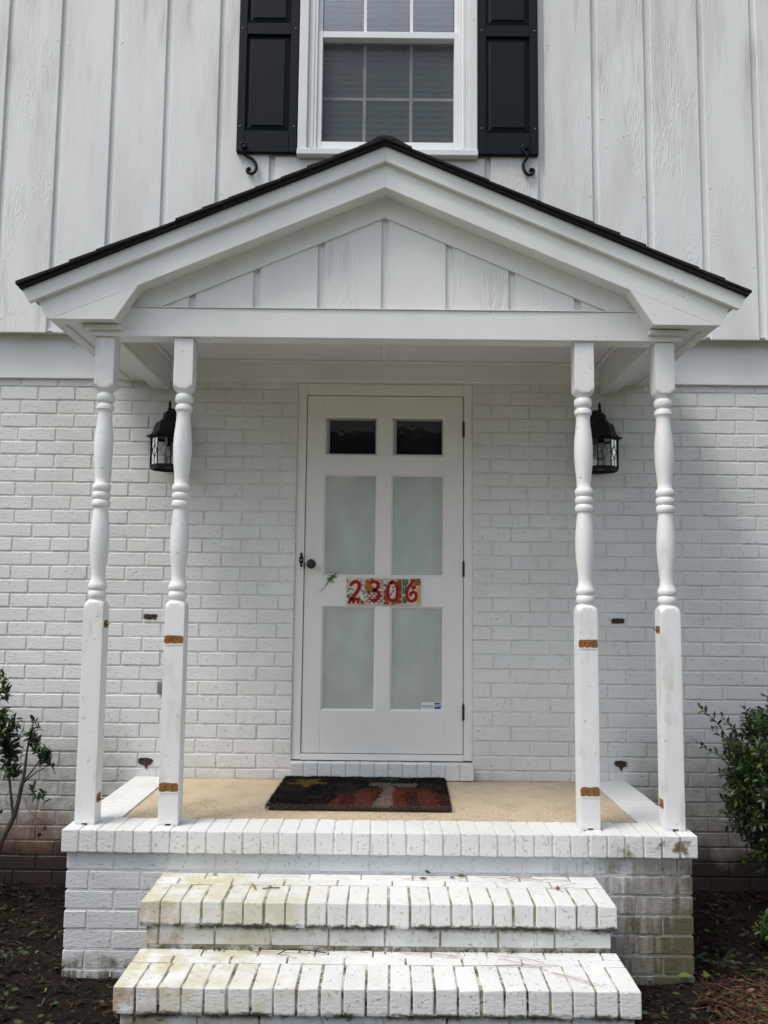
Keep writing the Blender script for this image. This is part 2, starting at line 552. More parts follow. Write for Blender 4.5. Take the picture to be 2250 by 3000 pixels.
def tube(name, mat, parent, pts, rad, n=8, flat=1.0, smooth=60):
    bm = bmesh.new()
    bm_tube(bm, pts, rad, n, flat)
    return link(name, finish(bm, M[mat], smooth), parent)

def bm_lathe(bm, prof, n=24, c=(0, 0, 0), rot=0.0, axis='Z'):
    rings = []
    for r, h in prof:
        ring = []
        for k in range(n):
            a = 2 * math.pi * (k + rot) / n
            if axis == 'Z':
                co = (c[0] + r * math.cos(a), c[1] + r * math.sin(a), c[2] + h)
            else:
                co = (c[0] + r * math.cos(a), c[1] - h, c[2] + r * math.sin(a))
            ring.append(bm.verts.new(co))
        rings.append(ring)
    for i in range(len(rings) - 1):
        for k in range(n):
            bm.faces.new((rings[i][k], rings[i][(k + 1) % n], rings[i + 1][(k + 1) % n], rings[i + 1][k]))
    bm.faces.new(rings[0][::-1])
    bm.faces.new(rings[-1])

def lathe(name, mat, parent, prof, n=24, c=(0, 0, 0), rot=0.0, axis='Z', smooth=40):
    bm = bmesh.new()
    bm_lathe(bm, prof, n, c, rot, axis)
    return link(name, finish(bm, M[mat], smooth), parent)

def spline(pts, k=6):
    P = [Vector(p) for p in pts]
    P = [P[0] * 2 - P[1]] + P + [P[-1] * 2 - P[-2]]
    out = []
    for i in range(1, len(P) - 2):
        for j in range(k):
            t = j / k
            a, b, c, d = P[i - 1], P[i], P[i + 1], P[i + 2]
            out.append(.5 * ((2 * b) + (c - a) * t + (2 * a - 5 * b + 4 * c - d) * t * t + (3 * b - a - 3 * c + d) * t ** 3))
    out.append(P[-2])
    return out

def bm_stroke(bm, pts, w, y0, y1, k=8, taper=None):
    """flat ribbon in the x-z plane, from y0 (back) to y1 (front)"""
    s = spline([(p[0], 0, p[1]) for p in pts], k)
    L, R_ = [], []
    for i, p in enumerate(s):
        d = (s[min(i + 1, len(s) - 1)] - s[max(i - 1, 0)]).normalized()
        nrm = Vector((-d.z, 0, d.x))
        f = i / (len(s) - 1)
        ww = w * (taper(f) if taper else 1.0) / 2
        L.append(p + nrm * ww)
        R_.append(p - nrm * ww)
    def row(lst, y):
        return [bm.verts.new((v.x, y, v.z)) for v in lst]
    lf, rf, lb, rb = row(L, y1), row(R_, y1), row(L, y0), row(R_, y0)
    for i in range(len(s) - 1):
        bm.faces.new((lf[i], lf[i + 1], rf[i + 1], rf[i]))
        bm.faces.new((lf[i], lb[i], lb[i + 1], lf[i + 1]))
        bm.faces.new((rf[i], rf[i + 1], rb[i + 1], rb[i]))
    bm.faces.new((lf[0], rf[0], rb[0], lb[0]))
    bm.faces.new((lf[-1], lb[-1], rb[-1], rf[-1]))

# ------------------------------------------------------------------ ground and woods (setting)
def gz(x, y):
    p = Vector((x * 1.7, y * 1.7, .3))
    d = -.603 - .02 * max(0, min(1, (-y - .6))) + .02 * mnoise.noise(p) + .012 * mnoise.noise(p * 4.3)
    if y < -2.4:
        d += max(-.01, (y + 2.4) * .004)
    return d

def build_ground():
    xs = np.unique(np.concatenate([np.linspace(-45, -3.2, 12), np.arange(-3.1, 3.11, .05), np.linspace(3.2, 45, 12)]))
    ys = np.unique(np.concatenate([np.linspace(-60, -3.2, 14), np.arange(-3.1, .5, .05), np.linspace(.6, 30, 8)]))
    V = [(x, y, gz(x, y)) for y in ys for x in xs]
    nx = len(xs)
    F = [(j * nx + i, j * nx + i + 1, (j + 1) * nx + i + 1, (j + 1) * nx + i) for j in range(len(ys) - 1) for i in range(nx - 1)]
    me = bpy.data.meshes.new('ground')
    me.from_pydata(V, [], F)
    me.materials.append(M['ground'])
    for p in me.polygons:
        p.use_smooth = True
    o = link('ground', me, kind='structure')
    o['label'] = 'dark garden soil along the foot of the house'
build_ground()
def m_bounce_lawn():
    t = NT('dry lawn')
    n = t.noise(t.pos, 3, 5)
    n2 = t.noise(t.pos, 70, 4)
    col = t.mix(t.ramp(n, .35, .65), (.12, .125, .05), (.18, .16, .085))
    t.bsdf(t.mix(t.ramp(n2, .4, .7), col, (.08, .085, .03)), .95, t.bump(n2, .03, 1.0), spec=.1)
    return t.m
M['bounce_lawn'] = m_bounce_lawn()
M['bounce_walk'] = m_plain('pale concrete walk', (.42, .39, .33), .9, bump=.002, scale=80, var=.3, var_col=(.36, .33, .27), spec=.2)
def sheet(name, mat, x0, x1, y0, y1, z, n=24):
    me = bpy.data.meshes.new(name)
    V = [(x0 + (x1 - x0) * i / n, y0 + (y1 - y0) * j / n, z) for j in range(n + 1) for i in range(n + 1)]
    F = [(j * (n + 1) + i, j * (n + 1) + i + 1, (j + 1) * (n + 1) + i + 1, (j + 1) * (n + 1) + i) for j in range(n) for i in range(n)]
    me.from_pydata(V, [], F)
    me.materials.append(M[mat])
    return link(name, me, kind='structure')
sheet('bounce_lawn', 'bounce_lawn', -30, 30, -40, -3.3, -.575)['label'] = 'unseen dry grass sheet added in front of the house to bounce light'  # unseen grass added so warm light bounces up under the porch roof
bmw = bmesh.new()
for i in range(4):
    bm_box(bmw, -1.6, 1.6, -2.25 - 1.5 * (i + 1) + .006, -2.25 - 1.5 * i - .006, -.75, -.555, .008)
link('bounce_path', finish(bmw, M['bounce_walk']), kind='structure')['label'] = 'unseen pale concrete slabs added before the steps to bounce light'  # unseen slabs added to throw light up under the porch

class Cards:
    """collects leaf / needle faces with a colour per face"""
    def __init__(s):
        s.V, s.F, s.C = [], [], []
    def leaf(s, p, d, nrm, L, W, col, fold=.25, curl=.15):
        d = d.normalized()
        a = d.cross(nrm)
        if a.length < 1e-4:
            a = d.orthogonal()
        a.normalize()
        u = a.cross(d).normalized()
        b = len(s.V)
        f = lambda t, w, h: s.V.append(tuple(p + d * (t * L) + a * (w * W / 2) + u * (h * L)))
        f(0, 0, 0)
        f(.3, .85, fold * .3 * W / L); f(.3, 0, 0); f(.3, -.85, fold * .3 * W / L)
        f(.68, .85, fold * .3 * W / L - curl * .4); f(.68, 0, -curl * .45); f(.68, -.85, fold * .3 * W / L - curl * .4)
        f(1, 0, -curl)
        for q in ((0, 2, 1), (0, 3, 2), (1, 2, 5, 4), (2, 3, 6, 5), (4, 5, 7), (5, 6, 7)):
            s.F.append(tuple(b + i for i in q))
            s.C.append(col)
    def strip(s, pts, w, col):
        b = len(s.V)
        for i, p in enumerate(pts):
            d = (Vector(pts[min(i + 1, len(pts) - 1)]) - Vector(pts[max(i - 1, 0)])).normalized()
            a = d.cross(Vector((0, 0, 1)))
            a = a.normalized() if a.length > 1e-4 else Vector((1, 0, 0))
            p = Vector(p)
            s.V += [tuple(p + a * w), tuple(p + Vector((0, 0, w * 1.2))), tuple(p - a * w)]
        for i in range(len(pts) - 1):
            k = b + 3 * i
            s.F += [(k, k + 1, k + 4, k + 3), (k + 1, k + 2, k + 5, k + 4)]
            s.C += [col, col]
    def build(s, name, mat, parent=None, kind=None, smooth=True):
        me = bpy.data.meshes.new(name)
        me.from_pydata(s.V, [], s.F)
        at = me.color_attributes.new('Col', 'FLOAT_COLOR', 'CORNER')
        cols = np.concatenate([np.tile(np.array([*c, 1.0], dtype=np.float32), (len(f), 1)) for f, c in zip(s.F, s.C)])
        at.data.foreach_set('color', cols.ravel())
        me.materials.append(M[mat])
        if smooth:
            for p in me.polygons:
                p.use_smooth = True
        return link(name, me, parent, kind=kind)

def rv(r=random):
    while True:
        v = Vector((r.uniform(-1, 1), r.uniform(-1, 1), r.uniform(-1, 1)))
        if .05 < v.length < 1:
            return v

def jc(c, k=.25, r=random):
    f = 1 + r.uniform(-k, k)
    return tuple(max(0, x * f * (1 + r.uniform(-.08, .08))) for x in c)

def build_woodland():
    r = random.Random(3)
    c = Cards()
    for i in range(46):
        x = -34 + 68 * (i + r.random()) / 46
        y = -20 - r.random() * 9 - abs(x) * .05
        mid = abs(x) < 7
        h = r.uniform(8.2, 9.8) if mid else r.uniform(3.6, 6.2)
        w = r.uniform(1.9, 2.6) if mid else r.uniform(1.4, 2.4)
        bark = (.03, .024, .018)
        for k in range(2):
            c.strip([(x + k * .05, y, -.7), (x + .1, y + .1, h * .45), (x + r.uniform(-.4, .4), y, h * .85)], .12, bark)
        for k in range(1000 if mid else 360):
            v = rv(r)
            p = Vector((x + v.x * w, y + v.y * w, h * .56 + v.z * h * .46))
            c.leaf(p, rv(r), rv(r), r.uniform(.35, .7), r.uniform(.2, .4), jc((.010, .018, .007), .5, r))
    o = c.build('woodland', 'litter', kind='stuff', smooth=False)
    o['label'] = 'dark trees across the garden mirrored in the door glass'
build_woodland()

# ------------------------------------------------------------------ house
house = thing('house', 'white two-storey house front with painted brick below and grained siding above', 'house', (0, 0, -.6))
house_off = Vector((0, 0, .6))

def under(o, p):
    """parent keeping the world-space mesh coordinates"""
    o.parent = p
    o.matrix_parent_inverse = Matrix.Translation(-Vector(p.matrix_world_loc)) if False else Matrix.Identity(4)
    return o
# house empty sits at its base; its parts use world coordinates shifted by +0.6
class Shift:
    pass
house.location = (0, 0, 0)

# --- brick wall
COURSE, MOD = .0805, .2194
TOPZ = 2.222
OPL, OPR = -.508, .518
bw = boxes('brick_wall', 'mortar_wall', house, [(-3.0, OPL + .002, .0034, .20, -.9, 2.52), (OPR - .002, 3.0, .0034, .20, -.9, 2.52), (OPL, OPR, .008, .20, -.9, -.01), (OPL, OPR, .0055, .20, 2.262, 2.52)], bev=0)
bw['label'] = 'white painted brick ground-floor wall in running bond'
CX_ = Vector((CAM_X, -CAM_D, CAM_Z))
def project(p):
    d = Vector(p) - CX_
    w = d.dot(fwd)
    return .5 * 2250 + 2515 * d.dot(r2) / w, 1500 - 2515 * d.dot(u2) / w

def brick_bm(bm, cx, cy, cz, L, H, D, bev=.0035, jit=.0011, seg=1):
    bm_box(bm, cx - L / 2, cx + L / 2, cy, cy + D, cz - H / 2, cz + H / 2, bev, seg, jit)

def brick_variants(L, H, D, n, mat, bev=.0035, jit=.0012, seg=1, center=False):
    out = []
    for i in range(n):
        bm = bmesh.new()
        brick_bm(bm, 0, -D / 2 if center else 0, 0, L, H, D, bev, jit, seg)
        out.append(finish(bm, M[mat], None, 'brick'))
    return out

def build_wall_bricks():
    r = random.Random(11)
    full = brick_variants(MOD - .0095, COURSE - .0085, .07, 14, 'brick_wall')
    cand = []
    for k in range(-2, 36):
        z1 = TOPZ - COURSE * (k - 1) if k > 0 else TOPZ + COURSE * (1 - k)
        zc = z1 - COURSE / 2
        if zc > 2.29 or zc < -.68:
            continue
        for side in (-1, 1):
            ph = (-1.916 if side < 0 else .627) + (MOD / 2 if k % 2 else 0) + r.uniform(-.006, .006)
            a, b = (-3.0, OPL) if side < 0 else (OPR, 3.0)
            j = math.floor((a - ph) / MOD)
            xs = []
            while True:
                x = ph + j * MOD
                if x > b:
                    break
                if a + .025 < x < b - .025:
                    xs.append(x + r.uniform(-.004, .004))
                j += 1
            ed = [a - .0045] + xs + [b + .0045]
            for e0, e1 in zip(ed[:-1], ed[1:]):
                cand.append(((e0 + e1) / 2, zc, e1 - e0 - .009 + r.uniform(-.002, .002), r.uniform(-.0022, .0012)))
    def vis(x, z):
        u, v = project((x, 0, z))
        if not (10 < u < 2240 and 0 < v < 3000):
            return 0
        if z < -.02 and abs(x) < 1.5:
            return 0
        if z < .1 and abs(x) > 1.55:
            return 0
        for px, hw in ((-1.302, .085), (-.932, .07), (.932, .07), (1.302, .085)):
            xx = px * 1.27
            if abs(x - xx) < hw:
                return 0
        return 1
    sc = []
    for i, (x, z, L, dy) in enumerate(cand):
        if vis(x, z) and L > .06:
            sc.append((L < .19, abs(z - 1.0) + .25 * abs(x), i))
    sc.sort()
    top = set(i for _, _, i in sc[:300])
    rest = bmesh.new()
    for i, (x, z, L, dy) in enumerate(cand):
        if i in top:
            if abs(L - (MOD - .0095)) < .012:
                me = r.choice(full)
                o = link('brick', me, bw, (x, dy, z))
                o.scale.x = L / (MOD - .0095)
                o.rotation_euler.y = r.uniform(-.004, .004)
            else:
                bm = bmesh.new()
                brick_bm(bm, 0, 0, 0, L, COURSE - .0085, .07)
                link('brick', finish(bm, M['brick_wall'], None, 'brick'), bw, (x, dy, z))
        else:
            brick_bm(rest, x, dy, z, L, COURSE - .0085, .07)
    link('brick_field', finish(rest, M['brick_wall']), bw, kind='stuff')
build_wall_bricks()

# scars where an old hand rail was fixed
def scar(x, z, w, h, drip, seed):
    r = random.Random(seed)
    pts = []
    n = 26
    for i in range(n):
        a = 2 * math.pi * i / n
        cx, cz = math.cos(a), math.sin(a)
        k = 1 / max(abs(cx), abs(cz)) ** .75
        rr = k * (1 + r.uniform(-.16, .14))
        px, pz = x + cx * rr * w / 2, z + cz * rr * h / 2
        if drip and cz < -.75:
            pz -= drip * max(0, 1 - abs(cx - .1) * 3.2)
        pts.append((px, pz))
    bm = bmesh.new()
    f = bm.faces.new([bm.verts.new((a, -.0045, b)) for a, b in pts])
    rr_ = bmesh.ops.inset_region(bm, faces=[f], thickness=.006, depth=0)
    inner = [v for v in f.verts]
    for v in inner:
        v.co.y = -.0025 + r.uniform(0, .002)
    e = bmesh.ops.extrude_face_region(bm, geom=[f])
    for v in [g for g in e['geom'] if isinstance(g, bmesh.types.BMVert)]:
        v.co.y = -.0042 + r.uniform(-.0025, .0025)
    return link('mortar_scar', finish(bm, M['rot']), house)
for i, (x, z, w, h, d) in enumerate(((-1.326, .888, .078, .030, 0), (-1.323, .083, .080, .036, .028), (1.346, .893, .080, .030, 0), (1.347, .095, .070, .034, .026))):
    scar(x, z, w, h, d, i + 5)

# --- frieze board, soffit of the overhanging upper floor
box('frieze_board', 'trim', house, -3.0, 3.0, -.022, .02, 2.268, 2.529)
box('soffit_board', 'trim', house, -3.0, 3.0, -.093, .05, 2.5295, 2.545, bev=.001)

# --- siding
sw = boxes('siding_wall', 'siding', house, [(-3.0, -.50, -.0855, .1, 2.532, 4.85), (.50, 3.0, -.0855, .1, 2.532, 4.85), (-.50, .50, -.0855, .1, 2.532, 3.615)], bev=0)
sw['label'] = 'white wood-grain siding boards with recessed vertical channels'
PITCHX = .3178
for k in range(-7, 12):
    x0 = -.694 + PITCHX * k + random.uniform(-.003, .003)
    a, b = x0 + .036, x0 + PITCHX
    ztop = 4.85
    if 0 <= k <= 3:
        ztop = 3.60
    o = box('siding_board', 'siding', sw, a, b, -.102 + random.uniform(-.001, .001), -.0852, 2.517 + random.uniform(-.004, .004), ztop, bev=.003)

nail_me = None
for k in range(-5, 9):
    for z_ in (2.60, 2.98, 3.40, 3.86, 4.30):
        if 0 <= k <= 3 and z_ > 3.5:
            continue
        if random.random() < .35:
            continue
        bm = bmesh.new()
        bm_lathe(bm, [(.0065, 0), (.0060, .0012), (.003, .002)], 8, (-.694 + PITCHX * k + random.choice((.055, .30)), -.1025, z_ + random.uniform(-.03, .03)), axis='Y')
        link('nail_head', finish(bm, M['siding'], 50), sw)

# --- upper window
win = boxes('window', 'vinyl', house, [(-.473, -.420, -.112, .0, 3.628, 4.85), (.424, .477, -.112, .0, 3.628, 4.85), (-.42, .424, -.112, .0, 3.622, 3.645),
                                       (-.455, -.438, -.118, -.11, 3.65, 4.85), (.442, .459, -.118, -.11, 3.65, 4.85)], bev=.003)
win['label'] = 'white double-hung window with blinds and insect screen'
for x0, x1 in ((-.528, -.474), (.478, .531)):
    box('casing', 'trim', win, x0, x1, -.136, -.085, 3.630, 4.85, bev=.004)
box('sill', 'trim', win, -.530, .533, -.155, -.085, 3.588, 3.6265, bev=.004)
boxes('sash', 'vinyl', win, [(-.4195, -.392, -.100, -.02, 3.646, 4.393), (.396, .4235, -.100, -.02, 3.646, 4.393), (-.3915, .3955, -.099, -.02, 3.646, 3.697), (-.3915, .3955, -.099, -.02, 4.353, 4.392)], bev=.002)
boxes('sash', 'vinyl', win, [(-.4195, -.396, -.073, -.03, 4.395, 4.85), (.40, .4235, -.073, -.03, 4.395, 4.85), (-.3955, .3995, -.072, -.03, 4.394, 4.412)], bev=.002)
for s_ in (-1, 1):
    box('tilt_latch', 'grey', win, .002 + s_ * .372 - .016, .002 + s_ * .372 + .016, -.116, -.1125, 3.628, 3.638, bev=.001)
for zz0, zz1, yy in ((3.697, 4.353, -.030), (4.412, 4.85, -.045)):
    for x0, x1 in ((-.3915, -.141), (-.139, .139), (.141, .3955)):
        for z0, z1 in (((zz0, 4.0), (4.002, zz1)) if zz0 < 4 else ((zz0, zz1),)):
            bm = bmesh.new()
            bm_box(bm, x0, x1, yy, yy + .003, z0, z1)
            link('pane', finish(bm, M['glass_screen' if zz0 < 4 else 'glass_win']), win)
    mb = [(-.149, -.131, yy - .008, yy - .001, zz0, zz1), (.131, .149, yy - .008, yy - .001, zz0, zz1)]
    for b_ in mb:
        box('muntin', 'blind' if zz0 < 4 else 'vinyl', win, *b_, bev=.001)
for x0, x1 in ((-.3915, -.150), (-.130, .130), (.150, .3955)):
    box('muntin', 'blind', win, x0, x1, -.0375, -.0315, 3.992, 4.010, bev=.001)
bm = bmesh.new()
bm.faces.new([bm.verts.new(c) for c in ((-.391, -.050, 3.698), (.395, -.050, 3.698), (.395, -.050, 4.352), (-.391, -.050, 4.352))])
link('insect_screen', finish(bm, M['screen']), win)
bm = bmesh.new()
z = 3.665
while z < 4.84:
    ang = RAD(2 + random.uniform(-6, 6))
    dy, dz = .5 * .046 * math.cos(ang), .5 * .046 * math.sin(ang)
    sag = random.uniform(-.002, .002)
    vsx = [bm.verts.new(c) for c in ((-.405, .022 - dy, z - dz), (.409, .022 - dy, z - dz + sag), (.409, .022 + dy, z + dz + sag), (-.405, .022 + dy, z + dz))]
    bm.faces.new(vsx)
    z += .0395
link('blind', finish(bm, M['blind']), win)
boxes('room', 'dark', win, [(-.46, -.45, .0, .5, 3.6, 4.9), (.45, .46, .0, .5, 3.6, 4.9), (-.45, .45, .5, .51, 3.6, 4.9), (-.45, .45, .0, .5, 3.60, 3.622), (-.46, .46, .0, .51, 4.9, 4.92)], bev=0)

# --- shutters
def shutter(x0, x1, inner_right):
    bm = bmesh.new()
    z0, z1 = 3.610, 4.85
    rx0, rx1 = x0 + .048, x1 - .048
    rails = [(3.610, 3.742), (4.346, 4.418)]
    bm_box(bm, x0, rx0, -.134, -.1025, z0, z1, .003)
    bm_box(bm, rx1, x1, -.134, -.1025, z0, z1, .003)
    for a, b in rails:
        bm_box(bm, rx0 + .0002, rx1 - .0002, -.1338, -.1025, a, b, .002)
    bm_box(bm, rx0, rx1, -.114, -.103, 3.7, z1)
    sh = link('shutter', finish(bm, M['shutter']), house)
    for a, b in ((3.745, 4.343), (4.421, 4.95)):
        bm = bmesh.new()
        o_ = [(rx0 + .004, a + .003), (rx1 - .004, a + .003), (rx1 - .004, b - .003), (rx0 + .004, b - .003)]
        i_ = [(rx0 + .034, a + .034), (rx1 - .034, a + .034), (rx1 - .034, b - .034), (rx0 + .034, b - .034)]
        q_ = [(rx0 + .030, a + .030), (rx1 - .030, a + .030), (rx1 - .030, b - .030), (rx0 + .030, b - .030)]
        R1 = [bm.verts.new((x, -.1145, z)) for x, z in o_]
        R2 = [bm.verts.new((x, -.123, z)) for x, z in q_]
        R3 = [bm.verts.new((x, -.1295, z)) for x, z in i_]
        for A, B in ((R1, R2), (R2, R3)):
            for i in range(4):
                bm.faces.new((A[i], A[(i + 1) % 4], B[(i + 1) % 4], B[i]))
        bm.faces.new(R3)
        link('raised_panel', finish(bm, M['shutter']), sh)
    for sx in (x0 + .020, x1 - .020):
        for sz in (3.768, 4.382):
            lathe('screw', 'grey', sh, [(.0045, 0), (.0045, .002), (.002, .0035)], 8, (sx, -.1345, sz), axis='Y')
    # S-shaped shutter dog
    m = 1 if inner_right else -1
    base = x0 if inner_right else x1
    pts = [(.047, 3.630), (.058, 3.642), (.048, 3.657), (.030, 3.652), (.026, 3.632), (.038, 3.606), (.064, 3.588), (.098, 3.566), (.119, 3.532), (.116, 3.498), (.094, 3.480), (.071, 3.487), (.067, 3.506), (.080, 3.513)]
    if not inner_right:
        pts = [(.079, 3.640), (.068, 3.648), (.076, 3.662), (.094, 3.656), (.096, 3.636), (.078, 3.612), (.067, 3.594), (.080, 3.575), (.090, 3.553), (.085, 3.517), (.062, 3.490), (.036, 3.496), (.029, 3.518), (.046, 3.527)]
    pp = spline([(base + m * a, -.142 if z_ > 3.60 else -.112 - (.03 if z_ > 3.59 else .012), z_) for a, z_ in pts], 5)
    rad = [.0098 - .004 * abs(i / (len(pp) - 1) - .5) for i in range(len(pp))]
    bm = bmesh.new()
    bm_tube(bm, pp, rad, 8)
    bm_lathe(bm, [(.012, 0), (.012, .008), (.007, .012)], 12, (base + m * (.077 if inner_right else .043), -.112, 3.512 if inner_right else 3.523), axis='Y')
    bm_lathe(bm, [(.013, 0), (.013, .008), (.007, .012)], 12, (base + m * (.046 if inner_right else .081), -.137, 3.637 if inner_right else 3.648), axis='Y')
    link('shutter_dog', finish(bm, M['iron'], 50), sh)
shutter(-.888, -.5325, True)
shutter(.5355, .891, False)

# --- door frame, inner door and storm door
DXL, DXR, DZB, DZT = -.4510, .4630, .134, 2.190
fr = boxes('door_frame', 'trim_clean', house, [(OPL + .001, DXL - .004, .012, .16, .098, 2.262), (DXR + .004, OPR - .001, .012, .16, .098, 2.262),
      (DXL - .0038, DXR + .0038, .0125, .16, DZT + .004, 2.2615), (DXL - .0038, DXR + .0038, .010, .16, .096, DZB - .004)], bev=.003)
fr['label'] = 'white wooden frame around the front door'
# inner door
idr = boxes('inner_door', 'inner_door', house, [(-.46, -.299, .084, .14, .1, 2.3), (.318, .47, .084, .14, .1, 2.3), (-.0755, .0975, .084, .14, .1, 2.3),
     (-.2985, -.076, .0845, .14, 1.705, 1.858), (.098, .3175, .0845, .14, 1.705, 1.858), (-.2985, -.076, .0845, .14, 2.056, 2.3), (.098, .3175, .0845, .14, 2.056, 2.3),
     (-.2985, -.076, .0845, .14, .940, 1.187), (.098, .3175, .0845, .14, .940, 1.187), (-.2985, -.076, .0845, .14, .1, .421), (.098, .3175, .0845, .14, .1, .421)], bev=.0004)
idr['label'] = 'white panelled inner door seen through the storm door glass'
for x0, x1 in ((-.2985, -.076), (.098, .3175)):
    for z0, z1 in ((1.187, 1.705), (.421, .940)):
        box('door_panel', 'inner_door', idr, x0 + .0040, x1 - .0040, .0846, .10, z0 + .0040, z1 - .0040, bev=.0004)
    box('dark_light', 'dark_glass', idr, x0 - .024, x1 + .024, .0825, .0834, 1.856, 2.056, bev=0)
box('leak_block', 'dark', house, OPL + .002, OPR - .002, .145, .19, .0, 2.26, bev=0)  # unseen dark slab added to stop light leaking round the inner door
# storm door
PX = [(-.341, -.042), (.0515, .3485)]
PZ = [(1.843, 2.065), (1.139, 1.720), (.376, .954)]
lst = [(DXL, PX[0][0] - .006, .02, .055, DZB, DZT), (PX[1][1] + .006, DXR, .02, .055, DZB, DZT)]
ZB = [DZB, PZ[2][0], PZ[2][1], PZ[1][0], PZ[1][1], PZ[0][0], PZ[0][1], DZT]
for a, b in ((DZB, PZ[2][0] - .006), (PZ[2][1] + .006, PZ[1][0] - .006), (PZ[1][1] + .006, PZ[0][0] - .006), (PZ[0][1] + .006, DZT)):
    lst.append((PX[0][0] - .0062, PX[1][1] + .0062, .0204, .0548, a, b))
for z0, z1 in PZ:
    lst.append((PX[0][1] + .006, PX[1][0] - .006, .0202, .0548, z0 - .0062, z1 + .0062))
sd = boxes('storm_door', 'trim_clean', house, lst, bev=.0018)
sd['label'] = 'white wooden storm door with six glass panes'
for x0, x1 in PX:
    for z0, z1 in PZ:
        bm = bmesh.new()
        o_ = [(x0 - .006, z0 - .006), (x1 + .006, z0 - .006), (x1 + .006, z1 + .006), (x0 - .006, z1 + .006)]
        i_ = [(x0 + .004, z0 + .004), (x1 - .004, z0 + .004), (x1 - .004, z1 - .004), (x0 + .004, z1 - .004)]
        A = [bm.verts.new((x, .0215, z)) for x, z in o_]
        B = [bm.verts.new((x, .034, z)) for x, z in i_]
        C = [bm.verts.new((x, .052, z)) for x, z in i_]
        for P1, P2 in ((A, B), (B, C)):
            for i in range(4):
                bm.faces.new((P1[i], P1[(i + 1) % 4], P2[(i + 1) % 4], P2[i]))
        link('glazing_bead', finish(bm, M['trim_clean']), sd)
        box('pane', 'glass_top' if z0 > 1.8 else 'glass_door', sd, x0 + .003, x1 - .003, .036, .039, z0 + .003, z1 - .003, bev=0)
for zc in (1.993, 1.177, .366):
    bm = bmesh.new()
    bm_lathe(bm, [(.0068, 0), (.0068, .084)], 10, (DXR + .002, .012, zc - .042))
    bm_lathe(bm, [(.004, 0), (.0045, .006), (.002, .011)], 8, (DXR + .002, .012, zc + .042))
    link('hinge', finish(bm, M['hinge'], 50), sd)
lathe('knob', 'knob', sd, [(.022, 0), (.022, .004), (.010, .006), (.010, .030), (.020, .036), (.0275, .046), (.0275, .056), (.020, .064), (.010, .067)], 24, (-.410, .02, 1.198), axis='Y')
box('latch', 'iron', sd, DXL - .006, DXL + .001, .010, .019, 1.172, 1.205, bev=.001)

# --- brick door sill
sill = box('door_sill', 'mortar_porch', house, OPL + .004, OPR - .004, -.050, .12, 0.002, .0885, bev=.002)
for i in range(13):
    w = (OPR - OPL) / 13
    x0 = OPL + w * i
    bm = bmesh.new()
    bm_box(bm, -w / 2 + .0018, w / 2 - .0018, -.056, .0085, -.046, .0455, .005, 2, .0015)
    link('brick', finish(bm, M['brick_porch']), sill, (x0 + w / 2, 0, .047))

# ------------------------------------------------------------------ brick porch
PW, PYF = 1.375, -1.120
YW = PYF + .025
porch = thing('brick_porch', 'white painted brick porch base with rowlock edge and tan concrete floor', 'porch')
body = boxes('porch_base', 'mortar_porch', porch, [(-PW + .03, PW - .03, YW + .0020, -.001, -.85, -.012)], bev=0)
N_ROW = 35
rl = boxes('rowlock_edge', 'mortar_porch', porch, [(-PW + .006, PW - .006, PYF + .005, PYF + .214, -.090, -.003)], bev=0)
w = 2 * PW / N_ROW
vrt = brick_variants(w - .0075, .0945, .216, 12, 'brick_porch', .0045, .0016, 2)
for i in range(N_ROW):
    x = -PW + w * (i + .5)
    o = link('brick', random.choice(vrt), rl, (x + random.uniform(-.0015, .0015), PYF + random.uniform(-.002, .002), -.0467 + random.uniform(-.001, .001)))
    o.rotation_euler.y = random.uniform(-.006, .006)
# side borders, joints almost filled with paint
for s_ in (-1, 1):
    x0, x1 = sorted((s_ * PW, s_ * (PW - .195)))
    sb = boxes('side_border', 'brick_porch', porch, [(x0 + .004, x1 - .004, PYF + .217, -.003, -.090, -.0035)], bev=0)
    n = 11
    L = (-.004 - (PYF + .2165)) / n
    for i in range(n):
        y0 = PYF + .2165 + L * i
        bm = bmesh.new()
        bm_box(bm, x0, x1, y0 + .0009, y0 + L - .0009, -.0925, .0005 + random.uniform(-.001, .0008), .0018, 1, .0006)
        link('brick', finish(bm, M['brick_porch']), sb)
fl = box('floor_slab', 'concrete', porch, -PW + .201, PW - .201, PYF + .222, -.004, -.08, -.0025, bev=.004)
fl['label'] = 'tan speckled concrete porch floor'

def stretcher_course(parent, x0, x1, y, zc, H, D, mat, phase, mod=.2215, dep=.05, jit=.0012):
    """row of stretchers on a front-facing wall, one object per brick"""
    ed = [x0 - .004]
    x = x0 + phase
    while x < x1 - .03:
        if x > x0 + .03:
            ed.append(x + random.uniform(-.004, .004))
        x += mod
    ed.append(x1 + .004)
    for a, b in zip(ed[:-1], ed[1:]):
        bm = bmesh.new()
        Lb = b - a - .0055
        bm_box(bm, -Lb / 2, Lb / 2, 0, dep, -H / 2, H / 2, .0035, 1, jit)
        link('brick', finish(bm, M[mat]), parent, ((a + b) / 2, y + random.uniform(-.0012, .0012), zc))

